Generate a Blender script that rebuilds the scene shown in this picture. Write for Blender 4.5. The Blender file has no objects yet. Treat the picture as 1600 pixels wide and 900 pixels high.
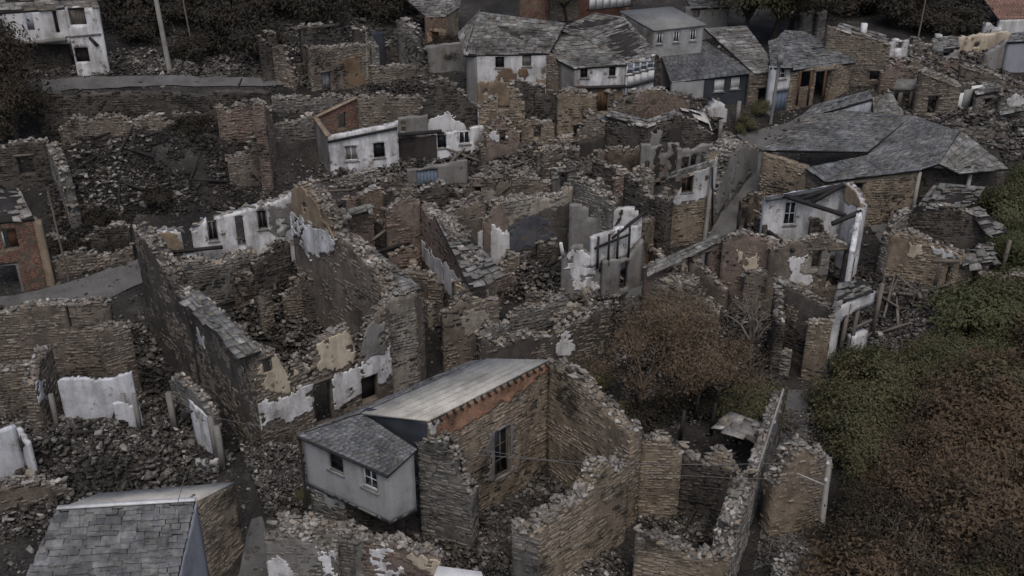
import bpy, math, random
import numpy as np
from mathutils import Vector, Matrix

# ------------------------------------------------------------------ camera, sky, sun, exposure
SC = bpy.context.scene
COL = SC.collection
CZ, PITCH, FPX = 33.0, math.radians(28.0), 1700.0
cam_data = bpy.data.cameras.new('camera'); cam = bpy.data.objects.new('camera', cam_data); COL.objects.link(cam)
cam.location = (0, 0, CZ); cam.rotation_euler = (math.pi/2 - PITCH, 0, 0)
cam_data.sensor_width = 36; cam_data.lens = FPX/1600*36; cam_data.clip_end = 2000; cam_data.clip_start = .5
SC.camera = cam
SUN_EL, SUN_AZ = math.radians(62), math.radians(172)     # high, behind the viewer
wd = bpy.data.worlds.new('World'); SC.world = wd; wd.use_nodes = True
nt = wd.node_tree
bg = nt.nodes['Background']; sky = nt.nodes.new('ShaderNodeTexSky'); sky.sky_type = 'NISHITA'
sky.sun_disc = False; sky.sun_elevation = SUN_EL; sky.sun_rotation = SUN_AZ
sky.air_density = 1.0; sky.dust_density = 5.0; sky.ozone_density = 1.0
nt.links.new(sky.outputs[0], bg.inputs[0]); bg.inputs[1].default_value = 0.135
sd = bpy.data.lights.new('sun', 'SUN'); sun = bpy.data.objects.new('sun', sd); COL.objects.link(sun)
sd.energy = .65; sd.angle = math.radians(28); sd.color = (1, .99, .975)
dirv = Vector((math.sin(SUN_AZ)*math.cos(SUN_EL), math.cos(SUN_AZ)*math.cos(SUN_EL), math.sin(SUN_EL)))
sun.rotation_euler = dirv.to_track_quat('Z', 'Y').to_euler()
SC.view_settings.view_transform = 'Standard'; SC.view_settings.look = 'None'
SC.view_settings.exposure = 0.0; SC.view_settings.gamma = 1
SC.cycles.max_bounces = 5; SC.cycles.diffuse_bounces = 3; SC.cycles.use_denoising = True

rng = np.random.default_rng(7)
random.seed(7)

# ------------------------------------------------------------------ numbers: noise, ground, pixel rays
def _h(ix, iy, s):
    v = np.sin(ix*127.1 + iy*311.7 + s*74.7)*43758.5453
    return v - np.floor(v)
def vnoise(x, y, s=0):
    x = np.asarray(x, float); y = np.asarray(y, float)
    ix, iy = np.floor(x), np.floor(y); fx, fy = x-ix, y-iy
    fx = fx*fx*(3-2*fx); fy = fy*fy*(3-2*fy)
    a = _h(ix, iy, s)*(1-fx)+_h(ix+1, iy, s)*fx; b = _h(ix, iy+1, s)*(1-fx)+_h(ix+1, iy+1, s)*fx
    return a*(1-fy)+b*fy
def sst(t):
    t = np.clip(t, 0, 1); return t*t*(3-2*t)
def ground(X, Y):
    X = np.asarray(X, float); Y = np.asarray(Y, float)
    z = 9*sst((Y-44)/48) + 2.2*sst((Y-66)/13)*sst((-X-9)/10) + .35*np.maximum(Y-101, 0)
    z = z + 2.5*sst((X-13)/12)*sst((58-Y)/22)
    return z
HEAPS = []                                        # (x, y, radius, height): mounds of debris on the ground
def ground_h(X, Y):
    z = ground(X, Y) + .25*(vnoise(np.asarray(X)*.45, np.asarray(Y)*.45, 3)-.5)+.14*(vnoise(np.asarray(X)*1.3, np.asarray(Y)*1.3, 4)-.5)
    for x, y, r, h in HEAPS:
        d2 = ((X-x)**2+(Y-y)**2)/(r*r)
        z = z + h*np.exp(-d2*2)*(.7+.6*vnoise(np.asarray(X)*.9, np.asarray(Y)*.9, 9))
    return z
CP, SP = math.cos(PITCH), math.sin(PITCH)
def ray(px, py):
    a, b = (px-800)/FPX, (450-py)/FPX
    return np.array((a, CP+b*SP, -SP+b*CP))
O3 = np.array((0, 0, CZ))
_S = np.linspace(22, 190, 3400)
def at(px, py, h=0.0):                            # point h metres above the ground seen at that pixel
    d = ray(px, py); P = O3+_S[:, None]*d
    f = P[:, 2]-ground(P[:, 0], P[:, 1])-h
    i = int(np.argmax(f <= 0))
    if i == 0: i = 1
    t = f[i-1]/(f[i-1]-f[i]+1e-9); s = _S[i-1]+t*(_S[i]-_S[i-1])
    return O3+s*d
def atz(px, py, z):
    d = ray(px, py); return O3+d*((z-CZ)/d[2])
def over(px, py, yb):                             # point seen at (px,py), straight above the ground seen at row yb
    xb = px+(800-px)/(450+FPX/math.tan(PITCH)-py)*(yb-py)
    B = at(xb, yb); d = ray(px, py); s = math.hypot(B[0], B[1])/math.hypot(d[0], d[1])
    return np.array((B[0], B[1], CZ+s*d[2]))
def pt(p):
    return at(*p) if p[2] < 15 else over(*p)
def pxm(P):
    return FPX/(P[1]*CP+(CZ-P[2])*SP)

# ------------------------------------------------------------------ materials
MT = {}
def newmat(name, rough=.9):
    m = bpy.data.materials.new(name); m.use_nodes = True; n = m.node_tree.nodes; l = m.node_tree.links
    b = n['Principled BSDF']; b.inputs['Roughness'].default_value = rough
    try: b.inputs['Specular IOR Level'].default_value = .25
    except Exception: pass
    MT[name] = m
    return m, n, l, b
def ramp(n, stops, inter='LINEAR'):
    r = n.new('ShaderNodeValToRGB'); e = r.color_ramp; e.interpolation = inter
    while len(e.elements) < len(stops): e.elements.new(.5)
    for k, (p, c) in enumerate(stops):
        e.elements[k].position = p; e.elements[k].color = (*c, 1)
    return r
def noise(n, l, scale, detail=5, vec=None, rough=.6):
    t = n.new('ShaderNodeTexNoise'); t.inputs['Scale'].default_value = scale; t.inputs['Detail'].default_value = detail
    t.inputs['Roughness'].default_value = rough
    if vec is not None: l.new(vec, t.inputs['Vector'])
    return t
def mix(n, l, fac, a, b, mode='MIX'):
    x = n.new('ShaderNodeMix'); x.data_type = 'RGBA'; x.blend_type = mode
    for sock, v in ((x.inputs[0], fac), (x.inputs[6], a), (x.inputs[7], b)):
        if isinstance(v, (int, float)): sock.default_value = v
        elif isinstance(v, tuple): sock.default_value = (*v, 1)
        else: l.new(v, sock)
    return x.outputs[2]
def bump(n, l, b, h, s, d):
    p = n.new('ShaderNodeBump'); p.inputs['Strength'].default_value = s; p.inputs['Distance'].default_value = d
    l.new(h, p.inputs['Height']); l.new(p.outputs[0], b.inputs['Normal'])
def spread(cols):
    k = len(cols); return [(i/(k-1) if k > 1 else 0, c) for i, c in enumerate(cols)]
def stone_mat(name, cols, soot=.5, sootc=(.015, .014, .013), fine=9, obj_random=False, sscale=.3, lo=.48, mud=None):
    m, n, l, b = newmat(name, .92)
    g = n.new('ShaderNodeNewGeometry'); pos = g.outputs['Position']
    if obj_random: src = n.new('ShaderNodeObjectInfo').outputs['Random']
    else: src = g.outputs['Random Per Island']
    r = ramp(n, spread(cols)); l.new(src, r.inputs[0])
    f = noise(n, l, fine, 7, pos, .75); fr = ramp(n, [(.28, (.4,)*3), (.5, (.95,)*3), (.75, (1.55,)*3)]); l.new(f.outputs[0], fr.inputs[0])
    base = r.outputs[0]
    if mud: base = mix(n, l, .5, base, tuple(sum(v[i] for v in cols)/len(cols) for i in range(3)))
    c = mix(n, l, 1, base, fr.outputs[0], 'MULTIPLY')
    if mud:
        q = noise(n, l, 3.6, 7, pos, .8); qr = ramp(n, [(.56, (0,)*3), (.7, (.55,)*3)]); l.new(q.outputs[0], qr.inputs[0]); c = mix(n, l, qr.outputs[0], c, (.34, .32, .285))
    pt_ = noise(n, l, .9, 5, pos, .65); pr_ = ramp(n, [(.3, (.5,)*3), (.5, (.95,)*3), (.7, (1.45,)*3)]); l.new(pt_.outputs[0], pr_.inputs[0])
    c = mix(n, l, 1, c, pr_.outputs[0], 'MULTIPLY')
    if mud:
        md = noise(n, l, 1.4, 6, pos, .7); mr = ramp(n, [(.46, (0,)*3), (.56, (.75,)*3)]); l.new(md.outputs[0], mr.inputs[0]); c = mix(n, l, mr.outputs[0], c, mud)
    lich = noise(n, l, 2.3, 4, pos); lr = ramp(n, [(.55, (0,)*3), (.72, (.5,)*3)]); l.new(lich.outputs[0], lr.inputs[0])
    c = mix(n, l, lr.outputs[0], c, (.21, .2, .175))
    s = noise(n, l, sscale, 4, pos, .65); sr = ramp(n, [(lo+.03, (0,)*3), (lo+.15, (soot,)*3)]); l.new(s.outputs[0], sr.inputs[0])
    c = mix(n, l, sr.outputs[0], c, sootc)
    l.new(c, b.inputs['Base Color'])
    bump(n, l, b, f.outputs[0], .6, .05)
    return m
for sfx, orr in (('', False), ('_o', True)):
    stone_mat('ochre'+sfx, [(0.12, 0.0998, 0.0783), (0.274, 0.221, 0.164), (0.184, 0.153, 0.118), (0.334, 0.284, 0.223), (0.151, 0.132, 0.114), (0.249, 0.207, 0.161)], .85, mud=(0.231, 0.194, 0.152), obj_random=orr)
    stone_mat('brown'+sfx, [(0.105, 0.0918, 0.0774), (0.208, 0.178, 0.145), (0.146, 0.124, 0.101), (0.268, 0.227, 0.182), (0.13, 0.116, 0.105), (0.22, 0.195, 0.166)], .9, mud=(0.171, 0.148, 0.122), obj_random=orr)
    stone_mat('grey'+sfx, [(0.118, 0.115, 0.107), (0.196, 0.189, 0.175), (0.147, 0.14, 0.129), (0.265, 0.254, 0.236), (0.0986, 0.095, 0.0914), (0.193, 0.175, 0.157)], .85, mud=(0.183, 0.169, 0.147), obj_random=orr)
    stone_mat('reddish'+sfx, [(0.129, 0.0928, 0.0784), (0.183, 0.129, 0.105), (0.162, 0.122, 0.101), (0.249, 0.184, 0.148), (0.121, 0.0919, 0.0775)], .85, mud=(0.187, 0.151, 0.126), obj_random=orr)
stone_mat('dark', [(.03, .027, .025), (.07, .061, .052), (.045, .04, .036), (.095, .082, .07), (.026, .024, .023)], .9)
stone_mat('brick_red', [(.15, .08, .062), (.2, .103, .08), (.175, .093, .072), (.23, .125, .095), (.13, .075, .062)], .35, lo=.55)
stone_mat('brick_orange', [(.29, .16, .1), (.36, .2, .125), (.32, .175, .11), (.26, .15, .1)], .3, lo=.55)
stone_mat('cap', [(0.137, 0.121, 0.1), (0.32, 0.309, 0.286), (0.194, 0.172, 0.146), (0.423, 0.406, 0.378), (0.229, 0.197, 0.155), (0.286, 0.268, 0.246), (0.172, 0.16, 0.149), (0.183, 0.158, 0.128)], .5, obj_random=True, sscale=.3, lo=.52)
stone_mat('cap_slab', [(.3, .29, .28), (.5, .49, .47), (.4, .38, .36)], .3)
stone_mat('capm', [(0.119, 0.104, 0.0866), (0.277, 0.267, 0.247), (0.168, 0.148, 0.126), (0.366, 0.35, 0.326), (0.198, 0.17, 0.134), (0.247, 0.232, 0.213), (0.148, 0.138, 0.128), (0.158, 0.136, 0.111)], .55, sscale=.3, lo=.5)
stone_mat('rubble', [(.038, .036, .034), (.095, .087, .079), (.055, .05, .046), (.16, .15, .138), (.07, .062, .055), (.33, .315, .295), (.048, .045, .043), (.115, .099, .082), (.04, .037, .035)], .75, sscale=.35, lo=.45)
stone_mat('rubble_dark', [tuple(v*.62 for v in c_) for c_ in [(.03, .028, .027), (.07, .062, .054), (.04, .036, .033), (.12, .108, .095), (.055, .046, .038), (.3, .285, .265), (.04, .037, .037), (.095, .076, .058), (.035, .032, .03)]], .85, sscale=.3, lo=.42)
stone_mat('rubble_pale', [(.1, .095, .09), (.25, .24, .225), (.16, .15, .14), (.38, .37, .35), (.08, .07, .06), (.2, .18, .15)], .6, sscale=.3, lo=.5)
stone_mat('slate', [(.085, .09, .098), (.138, .145, .153), (.105, .11, .118), (.175, .182, .19), (.12, .119, .113), (.095, .1, .104)], .3, sscale=.3, lo=.55)
stone_mat('slate_o', [(.075, .079, .085), (.118, .122, .128), (.09, .095, .1), (.15, .155, .16), (.11, .11, .106)], .2, sscale=.3, lo=.6, obj_random=True, fine=3)
stone_mat('slate_dark', [(.06, .063, .07), (.095, .1, .108), (.075, .08, .086), (.12, .125, .13)], .3, sscale=.3, lo=.55)
stone_mat('slate_rough', [(.095, .096, .094), (.2, .2, .195), (.13, .131, .128), (.28, .28, .272), (.11, .102, .088), (.165, .162, .152)], .5, sscale=.4, lo=.5)
def plaster_mat(name, base, stain, amt=.6, under=(.12, .085, .06), flake=.62, rough=.9, mott=0):
    m, n, l, b = newmat(name, rough)
    g = n.new('ShaderNodeNewGeometry'); pos = g.outputs['Position']
    mp = n.new('ShaderNodeMapping'); mp.inputs['Scale'].default_value = (1.6, 1.6, .35); l.new(pos, mp.inputs[0])
    st = noise(n, l, 1.0, 6, mp.outputs[0], .65); sr = ramp(n, [(.42, (0,)*3), (.7, (amt,)*3)]); l.new(st.outputs[0], sr.inputs[0])
    c = mix(n, l, sr.outputs[0], base, stain)
    f = noise(n, l, 14, 5, pos, .7); fr = ramp(n, [(.3, (.78,)*3), (.7, (1.08,)*3)]); l.new(f.outputs[0], fr.inputs[0])
    c = mix(n, l, 1, c, fr.outputs[0], 'MULTIPLY')
    if mott:
        q = noise(n, l, 4.5, 8, pos, .8); qr = ramp(n, [(.55, (0,)*3), (.68, (.6,)*3)]); l.new(q.outputs[0], qr.inputs[0]); c = mix(n, l, qr.outputs[0], c, tuple(min(.5, v*1.5+.06) for v in base))
        q2 = noise(n, l, 7, 8, pos, .8); q2r = ramp(n, [(.3, (.35,)*3), (.5, (1,)*3)]); l.new(q2.outputs[0], q2r.inputs[0]); c = mix(n, l, 1, c, q2r.outputs[0], 'MULTIPLY')
    k = noise(n, l, 1.5, 8, pos, .72); kr = ramp(n, [(flake-.04, (0,)*3), (flake, (.45,)*3), (flake+.05, (1,)*3)]); l.new(k.outputs[0], kr.inputs[0])
    c = mix(n, l, kr.outputs[0], c, under)
    s2 = noise(n, l, .5, 5, pos, .65); s2r = ramp(n, [(.48, (0,)*3), (.68, (.6,)*3)]); l.new(s2.outputs[0], s2r.inputs[0])
    c = mix(n, l, s2r.outputs[0], c, tuple(v*.4 for v in stain))
    l.new(c, b.inputs['Base Color']); bump(n, l, b, (q2 if mott else f).outputs[0], .8 if mott else .3, .08 if mott else .02)
plaster_mat('white', (.66, .67, .69), (.25, .242, .23), .95, flake=.59)
plaster_mat('whitegrey', (.58, .585, .59), (.26, .25, .24), .8)
plaster_mat('paleblue', (.56, .58, .615), (.26, .26, .265), .75, flake=.63)
plaster_mat('cream', (.5, .44, .345), (.2, .16, .12), .7)
plaster_mat('greyplaster', (.22, .215, .21), (.11, .1, .09), .8)
plaster_mat('render', (.3, .305, .31), (.21, .21, .2), .6, flake=.8)
plaster_mat('bluegrey', (.27, .285, .32), (.19, .198, .215), .6, flake=.78)
plaster_mat('darkblue', (.04, .047, .06), (.03, .032, .036), .6, flake=.85)
plaster_mat('tan', (.29, .23, .165), (.12, .09, .065), .7)
plaster_mat('bluesoot', (.085, .092, .11), (.04, .04, .043), .7, flake=.6)
plaster_mat('ochre_render', (.17, .12, .08), (.12, .08, .05), .7)
plaster_mat('twig_pale', (.22, .2, .17), (.12, .1, .08), .6, flake=.9)
for nm, cc in (('mudbrown', (0.189, 0.16, 0.133)), ('mudpink', (0.22, 0.175, 0.15)), ('muddark', (0.101, 0.0901, 0.08)), ('mudlight', (0.326, 0.294, 0.25)), ('mudochre', (0.266, 0.219, 0.164)), ('mudgrey', (0.167, 0.161, 0.151))):
    plaster_mat(nm, cc, tuple(v*.42 for v in cc), .85, under=tuple(v*.6 for v in cc), flake=.56, mott=1)
plaster_mat('concrete', (.2, .195, .185), (.12, .115, .105), .7, under=(.1, .09, .08))
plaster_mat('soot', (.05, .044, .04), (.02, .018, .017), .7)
plaster_mat('mortar', (.15, .125, .095), (.05, .043, .035), .7, flake=.9)
plaster_mat('wood_char', (.022, .02, .02), (.05, .048, .047), .7, flake=.9)
plaster_mat('wood_grey', (.16, .14, .12), (.08, .068, .058), .8, flake=.9)
plaster_mat('wood_brown', (.1, .055, .032), (.05, .03, .02), .7, flake=.9)
plaster_mat('paint_white', (.62, .63, .64), (.45, .45, .44), .5, flake=.85)
plaster_mat('metal_roof', (.47, .455, .415), (.31, .295, .26), .9, flake=.74, under=(.25, .22, .18), rough=.6)
plaster_mat('metal_grey', (.2, .205, .2), (.15, .15, .145), .5, flake=.9, rough=.6)
plaster_mat('blue_door', (.13, .17, .23), (.09, .11, .14), .5, flake=.9, rough=.6)
plaster_mat('roof_tile', (.24, .145, .115), (.15, .09, .07), .6, flake=.9)
plaster_mat('pole_grey', (.3, .29, .27), (.2, .19, .17), .6, flake=.9)
plaster_mat('bark', (.05, .042, .035), (.025, .022, .02), .7, flake=.72, under=(.12, .11, .1))
plaster_mat('bark_pale', (.12, .105, .085), (.05, .04, .034), .8, flake=.6, under=(.2, .19, .165))
plaster_mat('twig', (.11, .085, .06), (.06, .045, .035), .7, flake=.9)
m, n, l, b = newmat('glass_dark', .15); b.inputs['Base Color'].default_value = (.012, .014, .017, 1)
m, n, l, b = newmat('wire', .6); b.inputs['Base Color'].default_value = (.1, .1, .1, 1)
def leaf_mat(name, cols, dark=.5):
    m, n, l, b = newmat(name, .75)
    g = n.new('ShaderNodeNewGeometry'); pos = g.outputs['Position']
    r = ramp(n, spread(cols)); q = noise(n, l, .55, 4, pos)
    ad = n.new('ShaderNodeMath'); ad.operation = 'MULTIPLY_ADD'; l.new(g.outputs['Random Per Island'], ad.inputs[0]); ad.inputs[1].default_value = .35
    sb = n.new('ShaderNodeMath'); sb.operation = 'MULTIPLY_ADD'; l.new(q.outputs[0], sb.inputs[0]); sb.inputs[1].default_value = 1.4; sb.inputs[2].default_value = -.36
    l.new(sb.outputs[0], ad.inputs[2]); l.new(ad.outputs[0], r.inputs[0]); l.new(r.outputs[0], b.inputs['Base Color'])
leaf_mat('leaf_green', [(.03, .036, .018), (.052, .058, .026), (.07, .072, .034), (.098, .097, .05)])
leaf_mat('leaf_olive', [(.036, .038, .02), (.056, .056, .028), (.078, .071, .036), (.095, .088, .045)])
leaf_mat('leaf_rust', [(.038, .028, .02), (.066, .045, .028), (.085, .058, .036), (.072, .056, .034), (.1, .078, .05)])
leaf_mat('leaf_brown', [(.04, .03, .021), (.078, .055, .035), (.105, .076, .048), (.135, .105, .068)])
leaf_mat('leaf_burnt', [(.01, .009, .007), (.018, .016, .012), (.028, .023, .016), (.04, .032, .023)])
leaf_mat('leaf_dark', [(.012, .01, .007), (.024, .02, .013), (.04, .03, .019), (.06, .045, .028)])
# ground: ash, soot and earth
m, n, l, b = newmat('earth', .95)
g = n.new('ShaderNodeNewGeometry'); pos = g.outputs['Position']
a = noise(n, l, .3, 6, pos, .6); ar = ramp(n, [(.28, (.012, .011, .011)), (.48, (.03, .028, .026)), (.62, (.056, .052, .048)), (.76, (.12, .116, .11))]); l.new(a.outputs[0], ar.inputs[0])
f = noise(n, l, 6, 7, pos, .75); fr = ramp(n, [(.3, (.35,)*3), (.55, (.95,)*3), (.72, (1.9,)*3)]); l.new(f.outputs[0], fr.inputs[0])
l.new(mix(n, l, 1, ar.outputs[0], fr.outputs[0], 'MULTIPLY'), b.inputs['Base Color']); bump(n, l, b, f.outputs[0], .9, .15)
m, n, l, b = newmat('road', .9)
g = n.new('ShaderNodeNewGeometry'); pos = g.outputs['Position']
a = noise(n, l, .7, 6, pos, .65); ar = ramp(n, [(.3, (.06, .058, .056)), (.5, (.1, .1, .1)), (.75, (.14, .138, .135))]); l.new(a.outputs[0], ar.inputs[0])
f = noise(n, l, 12, 6, pos, .7); fr = ramp(n, [(.3, (.7,)*3), (.7, (1.15,)*3)]); l.new(f.outputs[0], fr.inputs[0])
l.new(mix(n, l, 1, ar.outputs[0], fr.outputs[0], 'MULTIPLY'), b.inputs['Base Color']); bump(n, l, b, f.outputs[0], .3, .03)

# ------------------------------------------------------------------ objects
def thing(name, label, cat, loc, group=None):
    o = bpy.data.objects.new(name, None); COL.objects.link(o); o.location = tuple(loc); o.empty_display_size = .3
    o['label'] = label; o['category'] = cat; o['kind'] = 'thing'
    if group: o['group'] = group
    return o
def mesh_of(name, V, F, mats, mi=None):
    me = bpy.data.meshes.new(name); V = np.asarray(V, np.float32)
    if isinstance(F, np.ndarray):
        k = F.shape[1]; nf = F.shape[0]
        me.vertices.add(len(V)); me.vertices.foreach_set('co', V.ravel())
        me.loops.add(nf*k); me.loops.foreach_set('vertex_index', F.astype(np.int32).ravel())
        me.polygons.add(nf); me.polygons.foreach_set('loop_start', np.arange(0, nf*k, k, dtype=np.int32))
        try: me.polygons.foreach_set('loop_total', np.full(nf, k, np.int32))
        except Exception: pass
    else:
        me.from_pydata([tuple(v) for v in V.tolist()], [], F)
    for m in ([mats] if isinstance(mats, str) else mats): me.materials.append(MT[m])
    if mi is not None: me.polygons.foreach_set('material_index', np.asarray(mi, np.int32))
    me.update(calc_edges=True)
    return me
def put(name, me, par=None, loc=None, root=None, kind=None):
    o = bpy.data.objects.new(name, me); COL.objects.link(o)
    if par is not None: o.parent = par
    if loc is not None: o.location = loc
    if kind: o['kind'] = kind
    elif par is not None: o['kind'] = 'thing'
    return o
def add(name, V, F, mats, par, mi=None, kind=None):        # V in world coordinates; par is the thing (Empty at its base) or one of its parts
    r = par
    while r is not None and r.parent is not None: r = r.parent
    L = np.array(r.location) if r is not None else np.zeros(3)
    return put(name, mesh_of(name, np.asarray(V)-L, F, mats, mi), par, kind=kind)
BOXF = np.array([[0, 1, 2, 3], [7, 6, 5, 4], [0, 4, 5, 1], [1, 5, 6, 2], [2, 6, 7, 3], [3, 7, 4, 0]])
def boxv(p, q, w, h, up=(0, 0, 1)):                          # bar from p to q
    p, q = np.array(p, float), np.array(q, float); d = q-p; L = np.linalg.norm(d); d /= L
    upv = np.array(up, float)
    if abs(d@upv) > .97: upv = np.array((0, 1, 0.))
    s = np.cross(d, upv); s /= np.linalg.norm(s); u = np.cross(s, d)
    c = [p-s*w/2-u*h/2, p+s*w/2-u*h/2, p+s*w/2+u*h/2, p-s*w/2+u*h/2]
    return np.array(c+[x+d*L for x in c])
def beam(par, p, q, w=.16, h=.2, mat='wood_char', name='beam'):
    return add(name, boxv(p, q, w, h), BOXF[:, ::-1], mat, par)
def joinv(parts):
    V, F, k = [], [], 0
    for v, f in parts: V.append(v); F.append(np.asarray(f)+k); k += len(v)
    return np.concatenate(V), np.concatenate(F)
def tubes(segs, n=6):
    ang = np.arange(n)*2*math.pi/n; V, F, k = [], [], 0
    for p, q, r0, r1 in segs:
        p, q = np.array(p, float), np.array(q, float); d = q-p; L = np.linalg.norm(d)
        if L < 1e-6: continue
        d /= L; a = np.cross(d, (0, 0, 1.) if abs(d[2]) < .9 else (1., 0, 0)); a /= np.linalg.norm(a); b_ = np.cross(d, a)
        ring = np.cos(ang)[:, None]*a+np.sin(ang)[:, None]*b_
        V += [p+ring*r0, q+ring*r1]
        i = np.arange(n); j = (i+1) % n
        F.append(np.stack([k+i, k+j, k+n+j, k+n+i], 1)); k += 2*n
    return np.concatenate(V), np.concatenate(F)

# rough stones shared between copies
def stone_mesh(name, sx, sy, sz, mat, seed, sides=7):
    r = np.random.default_rng(seed); a = (np.arange(sides)+r.uniform(-.3, .3, sides))*2*math.pi/sides; rr = r.uniform(.7, 1.2, sides)
    x, y = np.cos(a)*rr*sx/2, np.sin(a)*rr*sy/2; t = r.uniform(.42, .5, sides)*sz
    V = np.concatenate([np.stack([x, y, np.full(sides, -sz*.5)], 1), np.stack([x*1.02, y*1.02, t*.8], 1), np.stack([x*.9, y*.9, t], 1), [[0, 0, sz*r.uniform(.45, .55)]]])
    F = []
    for i in range(sides):
        j = (i+1) % sides
        F += [(i, j, sides+j, sides+i), (sides+i, sides+j, 2*sides+j, 2*sides+i), (2*sides+i, 2*sides+j, 3*sides)]
    me = bpy.data.meshes.new(name); me.from_pydata(V.tolist(), [], F); me.materials.append(MT[mat]); me.update()
    return me
CAPS = [stone_mesh('stone', random.uniform(.25, .7), random.uniform(.2, .4), random.uniform(.05, .16), ('cap', 'cap', 'ochre_o', 'cap', 'grey_o')[i % 5], i, random.choice((4, 5, 5, 6))) for i in range(20)]
def scatter_boxes(C, S, R=None, seed=0, jit=.18):            # many irregular stones as one mesh: C centres, S sizes (n,3)
    r = np.random.default_rng(seed); n_ = len(C)
    u = np.array([[-1, -1, -1], [1, -1, -1], [1, 1, -1], [-1, 1, -1], [-1, -1, 1], [1, -1, 1], [1, 1, 1], [-1, 1, 1]])*.5
    P = u[None]*(1+r.uniform(-jit*2, jit, (n_, 8, 1)))+r.uniform(-jit, jit, (n_, 8, 3))*.6
    P = P*S[:, None, :]
    yaw = r.uniform(0, 6.283, n_); tl = r.normal(0, .35, n_); t2 = r.normal(0, .3, n_)
    if R is not None: yaw, tl, t2 = R
    c, s = np.cos(t2), np.sin(t2); X, Z = P[..., 0]*c[:, None]+P[..., 2]*s[:, None], -P[..., 0]*s[:, None]+P[..., 2]*c[:, None]; P = np.stack([X, P[..., 1], Z], -1)
    c, s = np.cos(tl), np.sin(tl); Y, Z = P[..., 1]*c[:, None]-P[..., 2]*s[:, None], P[..., 1]*s[:, None]+P[..., 2]*c[:, None]; P = np.stack([P[..., 0], Y, Z], -1)
    c, s = np.cos(yaw), np.sin(yaw); X, Y = P[..., 0]*c[:, None]-P[..., 1]*s[:, None], P[..., 0]*s[:, None]+P[..., 1]*c[:, None]; P = np.stack([X, Y, P[..., 2]], -1)
    V = (P+C[:, None, :]).reshape(-1, 3)
    F = (BOXF[None, :, ::-1]+(np.arange(n_)*8)[:, None, None]).reshape(-1, 4)
    return V, F
# ------------------------------------------------------------------ walls
def inpoly(x, y, poly):
    ins = np.zeros(np.shape(x), bool); k = len(poly)
    for i in range(k):
        x0, y0 = poly[i]; x1, y1 = poly[(i+1) % k]
        c = ((y0 > y) != (y1 > y)) & (x < (x1-x0)*(y-y0)/(y1-y0+1e-12)+x0)
        ins ^= c
    return ins
def shell(ul, vl, solid, n0, n1, top=None, jit=0.0, seed=0):
    """closed shell round the solid cells of a (u,v) grid between depths n0 (front) and n1 (back)"""
    nu, nv = len(ul)-1, len(vl)-1
    U, Vv = np.meshgrid(ul, vl, indexing='ij')
    if top is not None: Vv = np.minimum(Vv, np.maximum(top[:, None], vl[0]))
    r = np.random.default_rng(seed)
    nf = n0+(r.uniform(-jit, jit, U.shape) if jit else 0); nb = n1+(r.uniform(-jit, jit, U.shape) if jit else 0)
    A = np.stack([U, Vv, nf+0*U], -1).reshape(-1, 3); B = np.stack([U, Vv, nb+0*U], -1).reshape(-1, 3)
    idx = np.arange((nu+1)*(nv+1)).reshape(nu+1, nv+1); K = len(A)
    i00, i10, i11, i01 = idx[:-1, :-1], idx[1:, :-1], idx[1:, 1:], idx[:-1, 1:]
    F = [np.stack([i00[solid], i10[solid], i11[solid], i01[solid]], 1), np.stack([i01[solid]+K, i11[solid]+K, i10[solid]+K, i00[solid]+K], 1)]
    pad = np.zeros((nu+2, nv+2), bool); pad[1:-1, 1:-1] = solid
    for (di, dj, p, q) in ((-1, 0, i01, i00), (1, 0, i10, i11), (0, -1, i00, i10), (0, 1, i11, i01)):
        e = solid & ~pad[1+di:nu+1+di, 1+dj:nv+1+dj]
        F.append(np.stack([q[e], p[e], p[e]+K, q[e]+K], 1))
    F = np.concatenate(F); V = np.concatenate([A, B])
    used, inv = np.unique(F, return_inverse=True)
    return V[used], inv.reshape(F.shape)
def lines(a, b, step, extra):
    k = max(1, int(round((b-a)/step))); L = list(np.linspace(a, b, k+1))
    ex = [e for e in extra if a+1e-3 < e < b-1e-3]
    L = [x for x in L if all(abs(x-e) > step*.35 for e in ex) or x in (L[0], L[-1])]
    return np.array(sorted(set(L+ex)))
STYLE = {'stone': ((.1, .22), (.14, .46), .018), 'slab': ((.08, .19), (.16, .58), .02), 'brick': ((.1, .1), (.27, .29), .012), 'block': ((.2, .2), (.4, .42), .015)}
WSEED = [100]
FACE = {}
MUD = {'mudpink': 'reddish', 'mudbrown': 'brown', 'muddark': 'brown', 'mudlight': 'grey', 'mudochre': 'ochre', 'mudgrey': 'grey'}   # mud-rendered masonry where stones show through in patches
UNMUD = {'reddish': 'mudpink', 'brown': 'mudbrown', 'grey': 'mudgrey', 'ochre': 'mudochre', 'dark': 'muddark'}
class WallInfo: pass
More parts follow.
